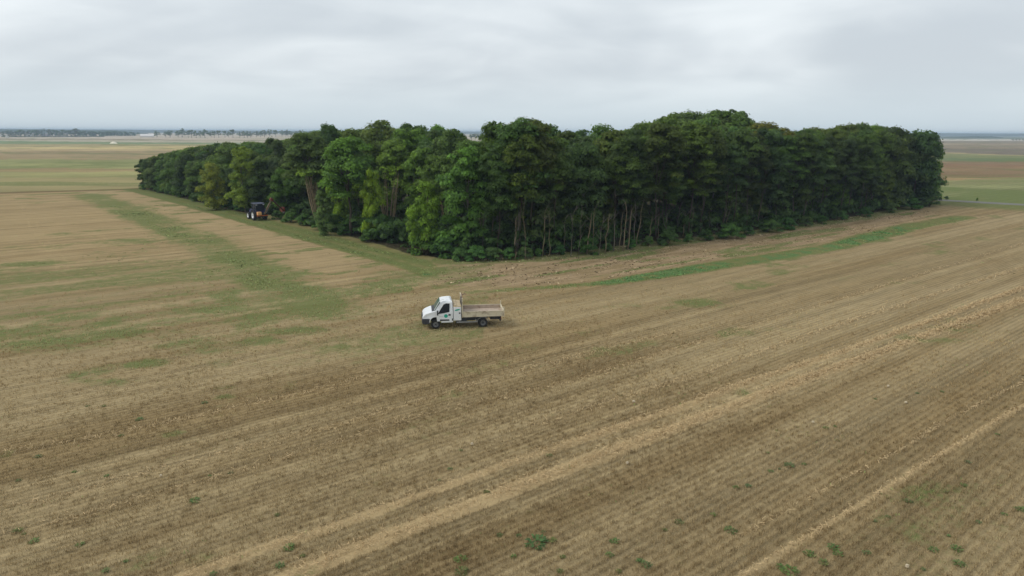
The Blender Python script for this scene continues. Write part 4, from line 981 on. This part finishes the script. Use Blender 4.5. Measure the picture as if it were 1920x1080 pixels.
    hb = empty('headboard'); hb.parent = root
    m = MB()
    for sd in (-1, 1): m.box((-.21, sd * 1.0, 1.53), (.07, .08, 1.42))
    m.box((-.21, 0, 2.20), (.06, 1.9, .06)); m.box((-.21, 0, 1.35), (.05, 1.9, .05)); m.build('frame', M_bed, hb, .01)
    m = MB(); m.box((-.225, 0, 1.56), (.02, 1.88, 1.3)); m.build('grid_panel', M_mesh, hb)
    m = MB(); m.tube([(-.16, .9, 2.28), (-.24, .2, 2.30), (-.42, -.2, 2.30), (-.62, -.45, 2.22)], .03, 6); m.tube([(-.24, .2, 2.30), (-.3, -.7, 2.26)], .025, 6); m.build('rack_bar', paint('rusty_bar', lin(100, 72, 60), .8), hb)
    # wheels, arches, guards
    def wheel(x, sd, dual=False):
        wd = empty('wheel', (x, sd * .80, .345)); wd.parent = root
        m = MB(); m.lathe([(.20, -.10), (.31, -.11), (.342, -.085), (.342, .085), (.31, .11), (.20, .10)], (0, 0, 0), 26); m.build('tyre', M_rubber, wd, 0, True)
        m = MB(); yo = sd * (.03 if not dual else -.02)
        m.lathe([(.0, yo), (.06, yo + sd * .03), (.07, yo + sd * .005), (.15, yo), (.19, yo + sd * .05), (.215, yo + sd * .06), (.215, yo - sd * .1)], (0, 0, 0), 22); rim = m.build('rim', M_rim, wd)
        m = MB(); m.lathe([(0, yo + sd * .062), (.05, yo + sd * .05), (.055, yo)], (0, 0, 0), 12); m.build('hub', M_plastic, rim)
        if dual:
            m = MB(); m.lathe([(.20, -.10), (.31, -.11), (.342, -.085), (.342, .085), (.31, .11), (.20, .10)], (0, -sd * .25, 0), 22); m.build('inner_tyre', M_rubber, wd, 0, True)
    for sd in (-1, 1):
        wheel(1.725, sd); wheel(-1.725, sd, True)
        m = MB(); arc = [(-1.725 + r_ * math.cos(t), .345 + r_ * math.sin(t)) for r_, ts in ((.46, np.linspace(.25, 2.95, 12)), (.43, np.linspace(2.95, .25, 12))) for t in ts]
        m.prism(arc, min(sd * .60, sd * .96), max(sd * .60, sd * .96)); m.build('mudguard', M_steel, root)
        m = MB(); m.box((-.55, sd * .95, .47), (1.5, .03, .10)); m.box((-.02, sd * .93, .57), (.05, .03, .2)); m.box((-1.2, sd * .93, .57), (.05, .03, .2)); m.build('side_guard', M_steel, root)
        m = MB(); m.box((-3.05, sd * .75, .62), (.06, .34, .12)); m.build('tail_lamp', paint('red_lamp', (.12, .02, .02), .3), root, .01)
        m = MB(); m.box((.95, sd * .985, .54), (.74, .03, .10)); m.build('sill', M_white, root)
    m = MB(); m.box((-3.0, 0, .50), (.08, 1.8, .10)); m.box((-2.96, 0, .6), (.05, .1, .2)); m.build('rear_bar', M_plastic, root)
    tag(root, 'white tipper truck with a beige drop side bed parked on the stubble', 'truck')
truck()

# ------------------------------------------------------------------ tractor with hedge cutter
M_blue = paint('blue_paint', lin(26, 36, 92), .4, 0, .2, (.03, .03, .03), 3)
M_navy = paint('dark_blue_frame', lin(22, 28, 52), .4)
M_roofb = paint('grey_blue_roof', lin(66, 74, 94), .5)
M_orange = paint('orange_paint', lin(190, 96, 40), .5, 0, .4, lin(120, 66, 30), 4)
M_cream = paint('pale_orange_tank', lin(232, 176, 116), .5, 0, .2)
M_whitew = paint('white_wheel', (.80, .80, .80), .5, 0, .15)
M_red = paint('red_orange_paint', lin(130, 58, 36), .55, 0, .4, (.05, .03, .02), 5)
def tractor():
    root = empty('tractor', (-40.7, 109.6, 0), R(131)); 
    def wheel(x, sd, r, w_, y):
        wd = empty('wheel', (x, sd * y, r)); wd.parent = root
        m = MB(); m.lathe([(r * .58, -w_ / 2), (r * .9, -w_ / 2), (r, -w_ * .38), (r, w_ * .38), (r * .9, w_ / 2), (r * .58, w_ / 2)], (0, 0, 0), 28)
        for k in range(18):
            a = 6.2832 * k / 18; c = Vector((math.cos(a) * r * .99, w_ * .2 * (1 if k % 2 else -1), math.sin(a) * r * .99)); m.box(c, (.06, w_ * .5, .07), Matrix.Rotation(-a, 3, 'Y'))
        m.build('tyre', M_rubber, wd)
        m = MB(); m.lathe([(0, sd * w_ * .30), (r * .14, sd * w_ * .34), (r * .18, sd * w_ * .2), (r * .45, sd * w_ * .24), (r * .60, sd * w_ * .47), (r * .60, -sd * w_ * .3)], (0, 0, 0), 24); rim = m.build('rim', M_whitew, wd)
        m = MB(); m.lathe([(0, sd * w_ * .40), (r * .1, sd * w_ * .38), (r * .11, sd * w_ * .2)], (0, 0, 0), 12); m.build('hub', M_navy, rim)
    for sd in (-1, 1):
        wheel(0, sd, .80, .46, .86); wheel(2.35, sd, .58, .36, .82)
        m = MB(); arc = [(r_ * math.cos(t), .80 + r_ * math.sin(t)) for r_, ts in ((.95, np.linspace(.15, 2.6, 12)), (.90, np.linspace(2.6, .15, 12))) for t in ts]
        m.prism(arc, min(sd * .62, sd * 1.08), max(sd * .62, sd * 1.08)); m.build('fender', M_navy, root)
    m = MB(); m.prism([(.9, .75), (3.0, .72), (3.12, .95), (3.05, 1.45), (2.7, 1.58), (.9, 1.62)], -.42, .42); m.build('bonnet', M_blue, root, .06)
    m = MB(); m.box((.9, 0, .75), (2.6, .5, .4)); m.tube([(0, -.8, .8), (0, .8, .8)], .14, 10); m.tube([(2.35, -.75, .58), (2.35, .75, .58)], .08, 8); m.build('chassis', M_plastic, root)
    cab = empty('cab'); cab.parent = root
    m = MB(); m.prism([(-.55, .95), (1.05, .95), (1.05, 1.45), (-.55, 1.5)], -.72, .72); m.build('cab_base', M_blue, cab, .04)
    m = MB()
    for x, xt in ((-.55, -.42), (1.05, .90), (.25, .25)):
        for sd in (-1, 1): m.beam((x, sd * .72, 1.45), (xt, sd * .66, 2.55), .07, .07)
    m.build('cab_frame', M_navy, cab)
    m = MB(); m.add([(-.53, -.70, 1.47), (1.03, -.70, 1.47), (1.03, .70, 1.47), (-.53, .70, 1.47), (-.40, -.64, 2.53), (.88, -.64, 2.53), (.88, .64, 2.53), (-.40, .64, 2.53)], [(0, 1, 5, 4), (1, 2, 6, 5), (2, 3, 7, 6), (3, 0, 4, 7), (4, 5, 6, 7), (0, 3, 2, 1)]); m.build('cab_glass', paint('cab_glass', (.02, .028, .045), .1), cab)
    m = MB(); m.prism([(-.68, 2.55), (1.15, 2.55), (1.18, 2.64), (.95, 2.74), (-.45, 2.74), (-.66, 2.66)], -.80, .80); m.build('roof', M_roofb, cab, .05)
    for sd in (-1, 1):
        m = MB(); m.box((-.62, sd * .56, 2.48), (.08, .22, .1)); m.build('work_light', M_lamp, cab)
        m = MB(); m.box((-.60, sd * .95, 1.30), (.05, .12, .1)); m.build('tail_lamp', paint('tail_red', (.4, .05, .03), .3), root)
        m = MB(); m.box((1.05, sd * 1.05, 1.75), (.06, .18, .3)); m.beam((1.05, sd * .75, 1.9), (1.05, sd * 1.0, 1.85), .03, .03); m.build('mirror', M_plastic, root)
    m = MB(); m.tube([(1.6, -.5, 1.5), (1.6, -.5, 2.5)], .05, 8); m.build('exhaust', M_steel, root)
    tag(root, 'blue tractor with white wheel rims working along the grass track by the wood', 'tractor')
    cut = empty('hedge_cutter', (-40.7, 109.6, 0), R(131))
    m = MB(); m.box((-1.2, -.05, .80), (.14, 1.75, .13)); m.box((-1.1, .45, .88), (.34, .6, .2)); m.build('carriage', M_orange, cut, .02)
    m = MB(); m.box((-1.0, -.05, .62), (.26, 1.6, .2)); m.box((-.9, -.1, 1.0), (.16, .9, .5)); m.build('carriage_frame', M_plastic, cut, .02)
    m = MB(); m.box((-1.15, .42, 1.16), (.55, .66, .52)); m.build('tank', M_cream, cut, .08)
    s0, el, hd = Vector((-1.15, -.45, 1.05)), Vector((-1.1, -1.75, 3.25)), Vector((-.7, -3.7, 1.35))
    m = MB(); m.beam(s0, el, .16, .20); m.build('lower_arm', paint('worn_steel_arm', lin(140, 118, 88), .5, .2, .4), cut)
    m = MB(); m.beam(s0 + Vector((0, -.28, .1)), s0.lerp(el, .68) + Vector((0, -.22, 0)), .07, .07); m.build('lift_ram', M_steel, cut)
    m = MB(); m.box(el, (.28, .5, .42), Matrix.Rotation(.5, 3, 'X')); m.build('elbow', M_red, cut, .03)
    m = MB(); m.beam(el, hd, .15, .18); m.build('outer_arm', paint('dark_orange_arm', lin(84, 54, 30), .6), cut)
    m = MB(); m.beam(el + Vector((0, .1, .28)), el.lerp(hd, .45) + Vector((0, 0, .2)), .07, .07); m.build('reach_ram', M_steel, cut)
    hdp = empty('flail_head'); hdp.parent = cut
    m = MB(); m.prism([(-.55, 1.0), (.55, 1.0), (.55, 1.55), (.3, 1.8), (-.3, 1.8), (-.55, 1.55)], -4.1, -3.65); m.build('hood', M_red, hdp, .03)
    m = MB(); m.tube([(-.5, -3.95, 1.02), (.5, -3.95, 1.02)], .14, 10); m.build('rotor', M_plastic, hdp)
    m = MB(); m.box((-.6, -3.8, 1.0), (.06, .3, .3)); m.build('skid', M_steel, hdp)
    m = MB(); m.tube([s0 + Vector((-.1, 0, .3)), s0.lerp(el, .5) + Vector((-.15, .15, .2)), el + Vector((-.2, 0, .2)), el.lerp(hd, .6) + Vector((-.1, 0, .2)), hd + Vector((-.1, 0, .3))], .03, 5); m.build('hose', M_plastic, cut)
    tag(cut, 'orange hedge cutter arm on the tractor reaching its flail head to the trees', 'hedge cutter')
tractor()

# ------------------------------------------------------------------ single weeds that stand out in the stubble
M_weed = foliage('weed_leaf', (.085, .115, .04), (.16, .21, .07), 1, .25)
def weed_kind(seed, nl=26, r=.22, h=.16):
    g = np.random.default_rng(seed); V = []
    for k in range(nl):
        a = g.uniform(0, 6.28); q = r * math.sqrt(g.random()); z = h * g.uniform(.2, 1) * (1 - .4 * q / r); s = g.uniform(.04, .09); t = Vector((math.cos(a), math.sin(a), g.uniform(-.2, .5))).normalized(); c = Vector((math.cos(a) * q, math.sin(a) * q, z)); n_ = t.cross(Vector((0, 0, 1))).normalized()
        V += [c - t * s, c + n_ * s * .6, c + t * s, c - n_ * s * .6]
    V = np.array([tuple(p) for p in V]); n = len(V) // 4
    o = raw_mesh('weed_plant', V, np.arange(n * 4), np.full(n, 4), M_weed, None, {'tint': np.repeat(g.random(n), 4), 'outward': np.tile(np.array([[0., 0, 1]]), (n * 4, 1))}); return o
WEED = [weed_kind(700 + i, 34 + 10 * i, .20 + .04 * i) for i in range(4)]
WSPOT = [(33, 998, 1.1), (45, 1002, .8), (64, 1016, .9), (150, 1022, 1.1), (198, 1071, 1.4), (236, 1053, .8), (262, 787, .9), (165, 762, .9), (195, 762, .7), (227, 818, .8), (384, 756, .8), (72, 857, .9), (140, 886, .8), (35, 902, .8), (200, 893, .7), (365, 940, .9), (393, 893, .7), (433, 888, .8), (520, 966, .6), (542, 1028, .9), (568, 1043, .9), (525, 1062, .9), (400, 1077, .9),
         (863, 1050, .9), (963, 1045, 1.0), (973, 1005, .8), (937, 1004, .7), (866, 1073, 1.0), (1036, 1015, 1.1), (1050, 1072, 1.1), (1152, 1016, .8), (1143, 1041, .9), (1200, 1055, 1.1), (1213, 1062, .9), (1160, 1072, .9), (1274, 980, .8), (1246, 995, .9), (1055, 1045, .7), (912, 923, .8), (844, 880, .6), (864, 845, .6), (1030, 855, .7), (824, 901, .6), (1019, 998, .7),
         (1440, 850, .6), (1380, 915, .8), (1403, 912, .8), (1445, 884, .8), (1462, 880, .7), (1480, 874, 1.1), (1507, 871, .9), (1370, 996, .9), (1338, 966, .8), (1562, 1028, 1.2), (1572, 1040, .9), (1518, 1040, .8), (1543, 1057, 1.3), (1625, 1038, .9), (1463, 1063, 1.1), (1480, 1073, 1.2), (1642, 978, 1.0), (1665, 970, .9), (1705, 940, 1.0), (1700, 940, .7), (1772, 923, .9), (1807, 911, .7), (1870, 815, .9), (1815, 867, .7), (1642, 749, .7), (1720, 738, .8), (1767, 735, .7), (1548, 803, .6), (1565, 800, .6), (1793, 1030, 1.2), (1798, 1058, 1.1), (1750, 1032, .8), (1778, 1005, .8), (1835, 980, .9), (1915, 957, 1.1), (1883, 965, .8), (1730, 1068, .9), (1663, 627, .6), (1616, 554, .6), (1700, 500, .6), (1440, 590, .6)]
for i, (px, py, s) in enumerate(WSPOT):
    src = WEED[i % 4]; o = src if i < 4 else src.copy()
    if i >= 4: C.objects.link(o)
    x, y = at(px, py); k = s * rnd.uniform(.4, .8); o.location = (x, y, 0); o.rotation_euler = (0, 0, rnd.uniform(0, 6.28)); o.scale = (k, k, k * 1.1); o.color = (*GRN(1, 1.05, .95, .15), 1)
    tag(o, 'small green broad leaved weed standing in the brown stubble', 'weed', 'single weeds in the stubble')
def weed_at(px, py, s, label):
    o = WEED[3].copy(); C.objects.link(o); x, y = at(px, py); o.location = (x, y, 0); o.scale = (s, s, s * .9); o.color = (.65, .9, .8, 1)
    if 'group' in o: del o['group']
    tag(o, label, 'weed')
weed_at(1006, 1019, 1.25, 'largest bluish green weed clump near the lower middle of the field')

# pale stones lying on the field
M_stone = paint('pale_stone', lin(196, 180, 152), .9, 0, .5)
for i, (px, py) in enumerate([(1524, 794), (1698, 757), (1665, 726), (885, 835), (302, 895), (1176, 871), (1188, 755), (1700, 1065)]):
    g = np.random.default_rng(40 + i); x, y = at(px, py); n = 9; s_ = g.uniform(.035, .06); V = []; Fc = []
    for k, (q, z) in enumerate(((1, -.02), (.95, .05), (.55, .10))):
        for j in range(n): V.append((s_ * q * (1 + .2 * g.normal()) * math.cos(6.283 * j / n) * 1.3, s_ * q * (1 + .2 * g.normal()) * math.sin(6.283 * j / n), z * .7 + .07))
    V.append((0, 0, .145))
    for k in range(2):
        for j in range(n): Fc.append((k * n + j, k * n + (j + 1) % n, (k + 1) * n + (j + 1) % n, (k + 1) * n + j))
    for j in range(n): Fc.append((2 * n + j, 2 * n + (j + 1) % n, 3 * n))
    m = MB(); m.add(V, Fc); o = m.build('field_stone', M_stone); o.location = (x, y, 0); tag(o, 'small pale stone lying in the brown stubble', 'stone', 'pale stones in the stubble')
